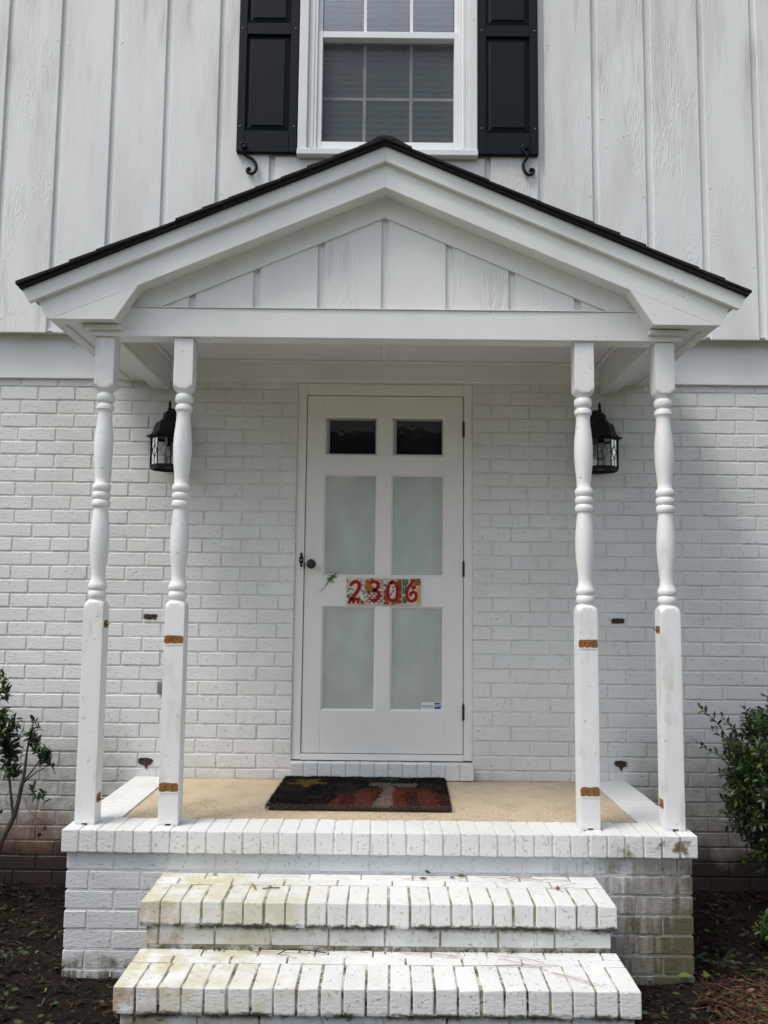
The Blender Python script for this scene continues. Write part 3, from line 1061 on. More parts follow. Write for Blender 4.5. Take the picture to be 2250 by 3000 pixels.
WX = PW - .022
for k in range(7):
    zc = -.0935 - .0816 * (k + .5)
    ph = .0975 if k % 2 == 1 else .2065
    if k == 0:
        stretcher_course(body, -WX, WX, YW, zc, .0735, .05, 'brick_porch', ph)
    else:
        stretcher_course(body, -WX, -.90, YW, zc, .0735, .05, 'brick_porch', ph)
        stretcher_course(body, .90, WX, YW, zc, .0735, .05, 'brick_porch', .10 if k % 2 else .21)
bm = bmesh.new()
for s_ in (-1, 1):
    for k in range(8):
        zc = -.0935 - .0816 * (k + .5)
        y = YW + (.0 if k % 2 else .1)
        while y < -.02:
            x0 = s_ * WX
            bm_box(bm, *sorted((x0, x0 - s_ * .04)), max(y, YW + .052), min(y + .213, -.01), zc - .0367, zc + .0367, .0035, 1, .0012)
            y += .2215
link('side_brick_field', finish(bm, M['brick_porch']), body, kind='stuff')

# ------------------------------------------------------------------ brick steps
steps = thing('brick_steps', 'two white painted brick steps with mossy joints below the porch', 'steps')
SW = .935
def step(name, yf, zt, yb, n, label):
    st = boxes(name, 'mortar_step', steps, [(-SW + .008, SW - .008, yf + .0052, yf + .206, zt - .089, zt - .0042), (-SW + .006, SW - .006, yf + .2062, yb, zt - .089, zt - .006),
                                            (-SW + .028, SW - .028, yf + .0285, yb, -.85, zt - .0892)], bev=0)
    st['label'] = label
    w = 2 * SW / n
    v = brick_variants(w - .0075, .0935, .208, 12, 'brick_step', .0045, .002, 2)
    for i in range(n):
        o = link('brick', random.choice(v), st, (-SW + w * (i + .5) + random.uniform(-.002, .002), yf + random.uniform(-.003, .003), zt - .0468 + random.uniform(-.0015, .0015)))
        o.rotation_euler = (0, random.uniform(-.006, .006), random.uniform(-.005, .005))
    # two rows of stretchers behind the nosing
    d = (yb - yf - .214) / 2
    for q in range(2):
        y0 = yf + .214 + d * q
        ed = [-SW]
        x = -SW + (.10, .20)[q] + (.05 if yf < -1.6 else 0)
        while x < SW - .03:
            ed.append(x + random.uniform(-.006, .006))
            x += .2215
        ed.append(SW)
        for a, b in zip(ed[:-1], ed[1:]):
            bm = bmesh.new()
            bm_box(bm, a + .003, b - .003, y0 + .0025, y0 + d - .0025, zt - .085, zt - .0005 + random.uniform(-.001, .0008), .003, 1, .0012)
            link('brick', finish(bm, M['brick_step']), st)
    # riser courses
    k = 0
    zz = zt - .0935
    while zz > (-.62 if yf < -1.6 else -.30):
        stretcher_course(st, -SW + .024, SW - .024, yf + .026, zz - .041, .0745, .05, 'brick_step', .05 + .11 * (k % 2), .2215)
        zz -= .0816
        k += 1
    return st
step('upper_step', -1.4514, -.1795, YW - .002, 23, 'upper brick step against the porch base')
step('lower_step', -1.7641, -.3642, -1.4514 + .024, 23, 'lower brick step with black mildew in its joints')

# ------------------------------------------------------------------ portico
por = thing('portico', 'white gabled porch roof carried by four turned wooden posts', 'porch roof')
SL = (3.112 - 2.409) / 1.648
YB = -1.060         # beam face
YR = -1.146         # rake board face
AX = -.006
def rz(x, z0):
    return z0 - SL * abs(x)

# posts
PROF = [(0.010, .07), (.945, .07), (.955, .066), (.966, .0585), (.976, .049), (.984, .0395), (.988, .0345), (.9935, .0335), (.996, .037), (1.001, .0405), (1.012, .0420), (1.023, .0405), (1.028, .037), (1.031, .0335),
        (1.035, .0335), (1.037, .039), (1.043, .0418), (1.053, .0420), (1.060, .0400), (1.070, .0350), (1.085, .0315), (1.105, .0308), (1.135, .0332), (1.17, .0372), (1.21, .0408), (1.25, .0422), (1.29, .0418), (1.33, .0395), (1.37, .0355), (1.398, .0325),
        (1.409, .0318), (1.412, .036), (1.417, .0400), (1.429, .0415), (1.441, .0400), (1.446, .036), (1.4485, .0325), (1.451, .036), (1.456, .0400), (1.467, .0412), (1.478, .0400), (1.483, .036), (1.4855, .0325), (1.488, .036), (1.493, .0402), (1.505, .0416), (1.516, .0402), (1.521, .036), (1.526, .0325),
        (1.55, .0325), (1.59, .0365), (1.63, .0402), (1.67, .0424), (1.71, .0428), (1.75, .0408), (1.79, .0368), (1.825, .0330), (1.850, .0318), (1.860, .0335), (1.867, .0365), (1.871, .0402), (1.884, .0400), (1.893, .036), (1.897, .0305),
        (1.902, .0305), (1.905, .036), (1.911, .0400), (1.923, .0414), (1.936, .0402), (1.943, .036), (1.947, .0310), (1.953, .0320), (1.960, .0395), (1.968, .049), (1.977, .0575), (1.987, .064), (1.998, .068), (2.008, .07), (2.2045, .07)]
def make_post():
    N = 48
    hs = .0450
    bm = bmesh.new()
    rings = []
    for z_, R_ in PROF:
        ring = []
        for k in range(N):
            a = 2 * math.pi * k / N + math.pi / 4
            c_, s2 = math.cos(a), math.sin(a)
            sq = hs / max(abs(c_), abs(s2))
            sq = min(sq, .0622)
            r_ = min(sq, R_)
            ring.append(bm.verts.new((r_ * c_, r_ * s2, z_)))
        rings.append(ring)
    for i in range(len(rings) - 1):
        for k in range(N):
            bm.faces.new((rings[i][k], rings[i][(k + 1) % N], rings[i + 1][(k + 1) % N], rings[i + 1][k]))
    bm.faces.new(rings[0][::-1])
    bm.faces.new(rings[-1])
    return finish(bm, M['post'], 38, 'post')
post_me = make_post()
def oct_patch(w, h, seed):
    r = random.Random(seed)
    q = min(w, h) * .36
    base = [(-w + q, -h), (w - q, -h), (w, -h + q), (w, h - q), (w - q, h), (-w + q, h), (-w, h - q), (-w, -h + q)]
    out = []
    for i in range(8):
        a, b = base[i], base[(i + 1) % 8]
        for t in (0, .25, .5, .75):
            out.append((a[0] + (b[0] - a[0]) * t + r.uniform(-.0016, .0016), a[1] + (b[1] - a[1]) * t + r.uniform(-.0016, .0016)))
    return out
POSTS = [(-1.302, 'f0'), (-.935, 'f1'), (.928, 'f1'), (1.302, 'f2')]
for i, (px, kd) in enumerate(POSTS):
    p = link('post', post_me, por, (px, -1.0, 0))
    p.rotation_euler.z = (0.0, .0, 0.0, .0)[i]
    boxes('base_pad', 'post', p, [(-.044, -.012, -.043, .043, .001, .0105), (.014, .044, -.043, .043, .001, .0105)], bev=.001)
    if kd == 'f1':
        for j, (zc, hh) in enumerate(((.814, .0185), (.166, .0195))):
            w_ = prism('bare_wood_patch', 'barewood', p, [(a, zc + b) for a, b in oct_patch(.0425, hh, i * 7 + j)], -.0462, -.044)
            rl_ = random.Random(i * 31 + j)
            bm = bmesh.new()
            bm_stroke(bm, [(-.036 + .009 * q, zc - hh - .002 + rl_.uniform(-.0025, .0025)) for q in range(9)], .0062, -.0455, -.0472, 2)
            link('paint_lip', finish(bm, M['post']), p)
            for q in (-.015, .015):
                tube('nail', 'rust', w_, [(q, -.046, zc), (q + random.uniform(-.006, .006), -.052, zc + .008)], .0016, 6)
    else:
        s_ = 1 if kd == 'f0' else -1
        for j, (zc, hh) in enumerate(((.879, .017), (.110, .020))):
            bm = bmesh.new()
            pts = oct_patch(.028, hh, i * 7 + j + 50)
            A = [bm.verts.new((s_ * .0462, a, zc + b)) for a, b in pts]
            B = [bm.verts.new((s_ * .044, a, zc + b)) for a, b in pts]
            bm.faces.new(A)
            for k in range(len(A)):
                bm.faces.new((A[k], A[(k + 1) % len(A)], B[(k + 1) % len(A)], B[k]))
            w_ = link('bare_wood_patch', finish(bm, M['barewood']), p)
            tube('nail', 'rust', w_, [(s_ * .045, -.012, zc - .004), (s_ * .060, -.016, zc - .004), (s_ * (.074 if j == 0 or s_ > 0 else .080), -.02, zc - (.0 if j else -.006))], .0018, 6)

# beams
box('drip_strip', 'trim', por, -1.17, 1.17, YB - .007, YB + .012, 2.3428, 2.3475, bev=.001)
bmn = box('beam', 'trim', por, -1.372, 1.380, YB, YB + .10, 2.206, 2.3425, bev=.002)
for s_ in (-1, 1):
    x0, x1 = sorted((s_ * 1.257, s_ * 1.346))
    box('side_beam', 'trim', por, x0, x1, YB + .1005, -.024, 2.2055, 2.42, bev=.002)
    x0, x1 = sorted((s_ * 1.239, s_ * 1.2565))
    box('ceiling_mould', 'trim', por, x0, x1, YB + .118, -.024, 2.362, 2.388, bev=.004)
    x0, x1 = sorted((s_ * 1.22, s_ * 1.40))
    box('beam_cap', 'trim', por, x0, x1, YB - .026, YB - .001, 2.232, 2.2545, bev=.003)
ceil = box('ceiling', 'trim', por, -1.2565, 1.2565, YB + .101, -.0225, 2.389, 2.40, bev=0)
boxes('ceiling_batten', 'trim', ceil, [(-.022, .022, YB + .12, -.042, 2.382, 2.3885), (-1.238, 1.238, -.040, -.023, 2.3735, 2.3885), (-1.238, 1.238, YB + .1015, YB + .118, 2.362, 2.3885)], bev=.002)

# gable
gp = prism('gable_panel', 'gable', por, [(-1.25, 2.3435), (1.25, 2.3435), (1.22, 2.38), (AX, 2.895), (-1.22, 2.38)], YB + .0375, YB + .08)
gp['label'] = 'white triangular gable of grained boards with recessed channels'
GCH = [-.904, -.604, -.303, -.0045, .298, .594, .902]
for i, (g0, g1) in enumerate(zip([-1.16] + GCH, GCH + [1.16])):
    a = g0 + (.0165 if i > 0 else 0)
    b = g1 - (.0165 if i < 7 else 0)
    z0 = 2.3485 + random.uniform(-.001, .001)
    zt = lambda x: 2.845 - SL * abs(x - AX)
    poly = [(a, z0), (b, z0), (b, max(z0 + .002, zt(b))), (a, max(z0 + .002, zt(a)))]
    if a < AX < b:
        poly = [(a, z0), (b, z0), (b, zt(b)), (AX, zt(AX)), (a, zt(a))]
    prism('siding_board', 'gable', gp, poly, YB + .0225 + random.uniform(-.001, .001), YB + .0373)
# sloped frieze at the top of the gable, rake soffit, rake boards
def chevron(z_in, z_out, x_end, cut=0.0):
    """inverted V band between two roof-parallel lines (apex heights), one polygon per side"""
    out = []
    for s_ in (-1, 1):
        xe = x_end
        out.append([(AX, z_in), (AX + s_ * xe, z_in - SL * xe), (AX + s_ * (xe + cut), z_out - SL * (xe + cut)), (AX, z_out)])
    return out
for s_ in (-1, 1):
    prism('gable_frieze', 'trim', por, [(AX, 2.797), (AX + s_ * (2.797 - 2.3435) / SL, 2.3435), (AX + s_ * 1.22, 2.3435), (AX + s_ * 1.22, 2.898 - SL * 1.22), (AX, 2.898)], YB + .013, YB + .029)
for poly in chevron(2.8985, 2.93, 1.25):
    prism('rake_soffit', 'trim', por, poly, YR + .022, YB + .09)
for s_ in (-1, 1):
    A_ = AX
    rake = [(A_, 2.897), (A_, 3.035), (A_ + s_ * 1.590, 3.035 - SL * 1.590), (A_ + s_ * 1.532, 2.2535), (A_ + s_ * 1.532 - s_ * .006, 2.2535)]
    inner_top = (A_ + s_ * 1.121, 2.897 - SL * 1.121)
    prism('rake_board', 'trim', por, [(A_, 2.897), (A_, 3.035), (A_ + s_ * 1.588, 3.035 - SL * 1.588), (A_ + s_ * 1.533, 2.259), (A_ + s_ * 1.515, 2.2585), inner_top], YR, YR + .022, .0015)
    prism('cornice_return', 'trim', por, [(A_ + s_ * 1.122, 2.896 - SL * 1.121), (A_ + s_ * 1.514, 2.2575), (A_ + s_ * 1.530, 2.2560), (A_ + s_ * 1.226, 2.2560)], YR - .0015, YR + .0195, .0015)
    prism('rake_trim', 'trim', por, [(A_, 3.010), (A_, 3.082), (A_ + s_ * 1.638, 3.082 - SL * 1.638), (A_ + s_ * 1.606, 3.010 - SL * 1.606)], YR - .0265, YR - .0005, .002)
    # boxed eave running back to the wall
    prism('eave_box', 'trim', por, [(A_ + s_ * 1.125, 2.42), (A_ + s_ * 1.229, 2.2590), (A_ + s_ * 1.5285, 2.2590), (A_ + s_ * 1.583, 2.360), (A_ + s_ * 1.583, 3.03 - SL * 1.583), (A_ + s_ * 1.125, 3.03 - SL * 1.125)], YR + .0222, YB - .0262 + .0 if False else YB + .001)
    prism('eave_box', 'trim', por, [(A_ + s_ * 1.3475, 2.2595), (A_ + s_ * 1.5285, 2.2595), (A_ + s_ * 1.583, 2.360), (A_ + s_ * 1.583, 3.03 - SL * 1.583), (A_ + s_ * 1.3475, 3.03 - SL * 1.3475)], YB + .0012, -.0225)
    prism('eave_trim', 'trim', por, [(A_ + s_ * 1.584, 2.362), (A_ + s_ * 1.606, 2.360), (A_ + s_ * 1.638, 3.0815 - SL * 1.638), (A_ + s_ * 1.584, 3.0815 - SL * 1.584)], YR + .0, -.1025)
    # narrow soffit strip seen beside the fascia
    box('eave_strip', 'trim', por, *sorted((A_ + s_ * 1.470, A_ + s_ * 1.480)), YB + .01, -.03, 2.2505, 2.2592, bev=.002)
# roof deck and shingle courses
roof = None
bm = bmesh.new()
for s_ in (-1, 1):
    bm_prism(bm, [(AX, 3.0945), (AX + s_ * 1.645, 3.0945 - SL * 1.645), (AX + s_ * 1.645, 3.0835 - SL * 1.645), (AX, 3.0835)], -1.194, -.089)
roof = link('roof', finish(bm, M['shingle']), por)
roof['label'] = 'charcoal shingle roof with stepped courses'
ln = math.hypot(1, SL)
for s_ in (-1, 1):
    NC = 14
    for k in range(NC):
        d1 = 1.655 - k * .1180            # lower edge, horizontal distance from ridge
        d0 = max(0.0, d1 - .215)
        lift = random.uniform(.009, .0165)
        yfr = -1.199 - random.uniform(0, .013)
        za = lambda d, h: 3.0952 - SL * d + h
        poly = [(AX + s_ * d1, za(d1, .0045)), (AX + s_ * d1, za(d1, .0045 + lift)), (AX + s_ * d0, za(d0, .0105)), (AX + s_ * d0, za(d0, .0015))]
        prism('shingle_course', 'shingle', roof, poly, yfr, -.089)
for k in range(6):
    y0 = -1.209 + k * .19
    y1 = min(y0 + .22, -.089)
    h = .008 - .002 * (k % 2)
    prism('ridge_cap', 'shingle', roof, [(AX - .10, 3.0975 - SL * .10 + h), (AX - .03, 3.0975 - SL * .02 + h), (AX + .03, 3.0975 - SL * .02 + h), (AX + .10, 3.0975 - SL * .10 + h), (AX + .10, 3.105 - SL * .10 + h), (AX + .035, 3.108 - SL * .02 + h), (AX, 3.1095 + h - .002), (AX - .035, 3.108 - SL * .02 + h), (AX - .10, 3.105 - SL * .10 + h)], y0, y1)

# ------------------------------------------------------------------ wall lanterns
def make_lantern():
    root = link('wall_lantern', None)
    # local frame: wall at y = 0, z = 0 at the underside of the roof
    ca = -.115
    N = 8
    def ov(r, z, k):
        a = 2 * math.pi * (k + .5) / N
        return Vector((r * math.cos(a), ca + r * math.sin(a), z))
    R = .108
    prof = [(.134, -.002), (.136, .001), (.121, .007), (.110, .013), (.100, .023), (.093, .036), (.089, .055), (.084, .072), (.075, .083), (.062, .089), (.056, .092), (.050, .100), (.043, .108), (.040, .112), (.038, .130), (.034, .141), (.024, .146), (.022, .150), (.020, .1525), (.014, .155)]
    lathe('cap', 'black', root, prof, N, (0, ca, 0), .5, smooth=25)
    lathe('finial', 'black', root, [(.010, .153), (.010, .160), (.014, .166), (.012, .171), (.007, .176), (.007, .181), (.0095, .187), (.0095, .195), (.006, .206), (.001, .218)], 12, (0, ca, 0))
    zb = -.170
    for k in range(N):
        tube('corner_post', 'black', root, [ov(R - .003, -.001, k), ov(R - .004, zb, k)], .0042, 6)
    for zr, hh, rr in ((-.006, .006, R - .002), (zb, .007, R), (zb - .012, .005, R - .004)):
        bm = bmesh.new()
        for k in range(N):
            a, b = ov(rr, zr, k), ov(rr, zr, k + 1)
            n_ = ((a + b) / 2 - Vector((0, ca, zr))).normalized()
            q = []
            for p in (a, b):
                q += [p + n_ * .001 + Vector((0, 0, hh)), p + n_ * .001 - Vector((0, 0, hh)), p - n_ * .008 - Vector((0, 0, hh)), p - n_ * .008 + Vector((0, 0, hh))]
            v = [bm.verts.new(c) for c in q]
            for f in ((0, 1, 2, 3), (4, 7, 6, 5), (0, 4, 5, 1), (1, 5, 6, 2), (2, 6, 7, 3), (3, 7, 4, 0)):
                bm.faces.new([v[i] for i in f])
        bmesh.ops.remove_doubles(bm, verts=bm.verts, dist=.002)
        link('frame_ring', finish(bm, M['black']), root)
    for k in range(N):
        a, b = ov(R - .007, 0, k), ov(R - .007, 0, k + 1)
        ex = (b - a)
        W = ex.length
        ex.normalize()
        mid = (a + b) / 2
        pt = lambda u, v: mid + ex * u + Vector((0, 0, v))
        bm = bmesh.new()
        bm.faces.new([bm.verts.new(c) for c in (pt(-W / 2, -.004), pt(W / 2, -.004), pt(W / 2, zb), pt(-W / 2, zb))])
        g = link('pane', finish(bm, M['glass_lamp'], recalc=False), root)
        if math.sin(2 * math.pi * (k + 1) / N) > .3:
            continue
        bm = bmesh.new()
        zc, dh, dw = -.085, .036, W * .34
        n_ = (mid - Vector((0, ca, 0))).normalized() * .0015
        for p, q in ((pt(0, -.004), pt(0, zc + dh)), (pt(0, zb), pt(0, zc - dh)), (pt(-W / 2, zc), pt(-dw, zc)), (pt(W / 2, zc), pt(dw, zc)),
                     (pt(0, zc + dh), pt(dw, zc)), (pt(dw, zc), pt(0, zc - dh)), (pt(0, zc - dh), pt(-dw, zc)), (pt(-dw, zc), pt(0, zc + dh))):
            bm_tube(bm, [p + n_, q + n_], .0015, 5)
        link('lead_line', finish(bm, M['black']), g)
    lathe('socket', 'black', root, [(.016, -.002), (.016, -.045), (.013, -.05)], 12, (0, ca, 0))
    lathe('bulb', 'bulb', root, [(.008, -.05), (.010, -.058), (.022, -.080), (.023, -.095), (.016, -.110), (.004, -.117)], 16, (0, ca, 0))
    bm = bmesh.new()
    bm_prism(bm, [(.055 * math.cos(a) , .105 + .085 * math.sin(a)) for a in [2 * math.pi * i / 20 for i in range(20)]], -.016, -.001)
    link('back_plate', finish(bm, M['black'], 40), root)
    tube('arm', 'black', root, spline([(0, -.012, .115), (0, -.05, .125), (0, -.085, .12), (0, ca, .115)], 5), .017, 10)
    return root

def copy_tree(o, parent=None):
    c = o.copy()
    COL.objects.link(c)
    c.parent = parent
    for ch in [x for x in bpy.data.objects if x.parent == o]:
        copy_tree(ch, c)
    return c
lanL = make_lantern()
lanR = copy_tree(lanL)
lanL.scale = (.94, .94, 1)
lanR.scale = (.94, .94, 1)
lanL.location = (-1.228, -.002, 1.907)
lanR.location = (1.232, -.002, 1.922)
tag(lanL, 'black leaded-glass wall lantern half hidden by the post left of the door', 'lantern', 'lanterns beside the door')
tag(lanR, 'black leaded-glass wall lantern half hidden by the post right of the door', 'lantern', 'lanterns beside the door')

# ------------------------------------------------------------------ doorbell, cover plate
bell = thing('doorbell', 'small ornate black doorbell with round brass button on the door frame', 'doorbell', (-.470, .011, 1.178))
bm = bmesh.new()
half = [(0, 0), (.004, .006), (.009, .012), (.0045, .018), (.0045, .022), (.011, .028), (.0125, .036), (.0125, .052), (.011, .060), (.0045, .066), (.0045, .070), (.009, .076), (.004, .083), (0, .090)]
bm_prism(bm, half + [(-x, z_) for x, z_ in half[-2:0:-1]], -.004, 0)
link('plate', finish(bm, M['iron']), bell)
lathe('button', 'brass', bell, [(.0085, .003), (.0085, .006), (.006, .009), (.002, .0095)], 16, (0, 0, .044), axis='Y')
plate = thing('cover_plate', 'small grey outlet cover on the brick wall beside the inner left post', 'cover plate', (-1.233, -.004, .458))
box('plate', 'grey', plate, -.037, .037, -.010, .004, 0, .068, bev=.004)
box('flap', 'grey', plate, -.022, .022, -.014, -.0105, .010, .058, bev=.002)

# ------------------------------------------------------------------ number tiles
def tile_motif(bm, kind, x, z, s, rot=0.0, y=-.0135):
    def poly(pts):
        c, q = math.cos(rot), math.sin(rot)
        cl = lambda v_, lo, hi: max(lo, min(hi, v_))
        P_ = [(cl(x + (a * c - b * q) * s, -.0515, .0515), cl(z + (a * q + b * c) * s, .0015, .1515)) for a, b in pts]
        bm.faces.new([bm.verts.new((a, y, b)) for a, b in P_])
    ell = lambda cx, cz, a, b, n=12: [(cx + a * math.cos(2 * math.pi * i / n), cz + b * math.sin(2 * math.pi * i / n)) for i in range(n)]
    if kind == 'dot':
        poly(ell(0, 0, 1, 1))
    elif kind == 'leaf':
        poly([(0, 0), (.35, .3), (.3, .7), (0, 1.1), (-.3, .7), (-.35, .3)])
    elif kind == 'arc':
        n = 10
        o = [(math.cos(math.pi * i / n), math.sin(math.pi * i / n)) for i in range(n + 1)]
        poly(o + [(a * .72, b * .62) for a, b in o[::-1]])
TC = {'orange': (.42, .13, .02), 'green': (.05, .16, .09), 'teal': (.10, .22, .17), 'purple': (.14, .025, .06), 'blue': (.04, .06, .25), 'rust': (.28, .055, .03), 'yellow': (.55, .42, .16), 'dred': (.25, .015, .02), 'black': (.01, .01, .01)}
for k, v in TC.items():
    M['g_' + k] = m_plain('glaze ' + k, v, .25)
TW, TH = .1055, .153
DIG = {
    '2': ([(-.027, .030), (-.012, .050), (.010, .053), (.022, .036), (.017, .010), (-.002, -.020), (-.028, -.050), (.0, -.046), (.031, -.049)], .0205),
    '3': ([(-.024, .042), (-.002, .055), (.021, .044), (.020, .022), (-.001, .006), (.001, .006), (.025, -.006), (.027, -.032), (.004, -.053), (-.026, -.044)], .019),
    '0': ([(.0, .055), (-.020, .042), (-.027, 0), (-.020, -.042), (.0, -.055), (.020, -.042), (.027, 0), (.020, .042), (.0, .055), (-.012, .050)], .0175),
    '6': ([(.010, .054), (-.006, .040), (-.022, .012), (-.026, -.022), (-.012, -.050), (.012, -.051), (.028, -.032), (.024, -.008), (.006, -.003), (-.006, -.016), (.001, -.026)], .0175)}
def number_tile(ch, cx, desc, motifs):
    cz = 1.0465
    t_ = thing('house_number_tile', desc, 'tile', (cx, .019, cz - TH / 2), 'house number tiles')
    zc = TH / 2
    box('tile_body', 'tile', t_, -TW / 2, TW / 2, -.0125, 0, 0, TH, bev=.0015)
    cols = {}
    for i, (col, kind, x, z_, s, rot) in enumerate(motifs):
        cols.setdefault(col, []).append((kind, x, z_, s, rot))
    for j, (col, ms) in enumerate(cols.items()):
        bm = bmesh.new()
        for q, (kind, x, z_, s, rot) in enumerate(ms):
            tile_motif(bm, kind, x, zc + z_, s, rot, -.0127 - .00012 * j - .00001 * q)
        link('motif', finish(bm, M['g_' + col]), t_)
    bm = bmesh.new()
    pts, w_ = DIG[ch]
    bm_stroke(bm, [(x, zc + z_) for x, z_ in pts], w_, -.012, -.0152, 8, (lambda f: 1.0 - .35 * max(0, abs(f - .5) * 2 - .75) / .25) if ch != '0' else None)
    link('numeral', finish(bm, M['red']), t_)
rr = random.Random(21)
m2 = [('dred', 'dot', rr.uniform(-.048, -.028), rr.uniform(.0, .07), .0035, 0) for _ in range(16)]
m2 += [('green', 'leaf', rr.uniform(.0, .045), rr.uniform(.02, .068), .011, rr.uniform(0, 6)) for _ in range(12)]
m2 += [('teal', 'arc', -.028, -.005, .022, .3), ('teal', 'arc', .028, -.012, .024, -.4), ('teal', 'arc', -.022, -.036, .024, .2), ('teal', 'dot', -.040, -.03, .011, 0), ('teal', 'arc', .034, -.04, .018, 2.2)]
for fx in (-.034, -.010, .016, .040):
    for a in range(6):
        m2.append(('dred', 'leaf', fx, -.064, .011, a * math.pi / 3))
m2 += [('black', 'dot', -.040, -.028, .003, 0), ('black', 'dot', .043, .03, .003, 0)]
m3 = []
for fx, fz, s in ((-.034, .05, .018), (-.022, .018, .020), (-.043, .022, .013), (-.030, .0, .014), (-.012, .062, .013)):
    m3 += [('orange', 'dot', fx + .006 * math.cos(a), fz + .006 * math.sin(a), s * .8, 0) for a in (0, 2.1, 4.2)]
    m3.append(('black', 'dot', fx, fz, .0035, 0))
m3 += [('rust', 'dot', .02 + .013 * (i % 3), .062 - .014 * (i // 3), .0048, 0) for i in range(12)]
m3 += [('green', 'leaf', rr.uniform(-.01, .03), rr.uniform(.045, .065), .010, rr.uniform(0, 6)) for _ in range(6)]
for row in range(5):
    for cl in range(4):
        m3.append(('purple', 'arc', -.040 + .027 * cl + (.013 if row % 2 else 0), -.014 - .014 * row, .0145, 0))
m0 = []
for row in range(3):
    for cl in range(5):
        m0.append(('dred', 'arc', -.042 + .021 * cl + (.010 if row % 2 else 0), .062 - .013 * row, .0085, 0))
m0 += [('blue', 'leaf', rr.uniform(-.048, -.03), rr.uniform(.01, .035), .012, rr.uniform(0, 6)) for _ in range(6)]
m0 += [('blue', 'leaf', rr.uniform(-.008, .010), rr.uniform(-.02, .03), .012, rr.uniform(0, 6)) for _ in range(7)]
for fx, fz in ((-.038, -.012), (.040, .045), (.042, .0), (.036, -.04), (-.034, -.052), (.004, -.062)):
    m0 += [('rust', 'leaf', fx, fz - .004, .028, a) for a in (-.5, 0, .5, 2.6, 3.14, 3.7)]
m0 += [('blue', 'dot', .018, -.058, .006, 0), ('blue', 'dot', .043, -.02, .006, 0)]
m6 = []
for fz in (.048, .004, -.05):
    m6 += [('green', 'leaf', -.036, fz - .008, .034, a) for a in (-.55, -.2, .3)] + [('green', 'leaf', -.036, fz + .006, .026, a) for a in (2.7, 3.3)]
m6 += [('teal', 'leaf', -.034, fz, .018, .1) for fz in (.05, .002, -.05)]
for fx, fz, s in ((.036, .055, .021), (.012, .026, .016), (.008, .062, .016), (.048, .05, .015)):
    m6 += [('rust', 'dot', fx, fz, s, 0), ('orange', 'dot', fx - .003, fz + .002, s * .55, 0), ('black', 'dot', fx, fz, .0045, 0)]
m6 += [('yellow', 'dot', .046, .02 - .012 * i, .0095, 0) for i in range(8)] + [('yellow', 'dot', .036, .012 - .012 * i, .008, 0) for i in range(7)]
m6 += [('green', 'arc', .02 + .018 * i, -.062, .012, 0) for i in range(2)]
number_tile('2', -.1560, 'patterned ceramic tile with a red numeral 2 and dark red flowers along its foot', m2)
number_tile('3', -.0487, 'patterned ceramic tile with a red numeral 3, orange flowers and purple scallops', m3)
number_tile('0', .0580, 'patterned ceramic tile with a red numeral 0 between rust red leaves', m0)
number_tile('6', .1650, 'patterned ceramic tile with a red numeral 6 beside green leaves and orange flowers', m6)

# ------------------------------------------------------------------ sticker
def text_mesh(body, size, mat, bold=0.0, space=1.0):
    cu = bpy.data.curves.new('text', 'FONT')
    cu.body = body
    cu.size = size
    cu.offset = bold
    cu.space_character = space
    cu.extrude = .0001
    cu.align_x = 'CENTER'
    cu.align_y = 'CENTER'
    ob = bpy.data.objects.new('text', cu)
    COL.objects.link(ob)
    bpy.context.view_layer.update()
    me = bpy.data.meshes.new_from_object(ob.evaluated_get(bpy.context.evaluated_depsgraph_get()))
    bpy.data.objects.remove(ob)
    me.materials.clear()
    me.materials.append(M[mat])
    return me
st = thing('security_sticker', 'small white and blue security sticker on the lower right glass pane', 'sticker', (.2845, .0355, .380))
box('sheet', 'sticker_white', st, -.057, .057, -.0009, 0, 0, .041, bev=0)
bm = bmesh.new()
bm_prism(bm, [(.016, .009), (.022, .003), (.048, .003), (.054, .009), (.054, .032), (.048, .038), (.022, .038), (.016, .032)], -.0014, -.0008)
link('logo_block', finish(bm, M['sticker_blue']), st)
for body, sz, mat, x, z_, bo in (('secured by', .0150, 'sticker_blue', -.0215, .0195, .00025), ('ADT', .0215, 'sticker_white', .035, .0215, .0006)):
    o = link('lettering', text_mesh(body, sz, mat, bo, .92), st, (x, -.0018 if body == 'ADT' else -.0013, z_))
    o.rotation_euler = (math.pi / 2, 0, 0)
box('underline', 'sticker_blue', st, -.055, .010, -.0013, -.0010, .0075, .0090, bev=0)

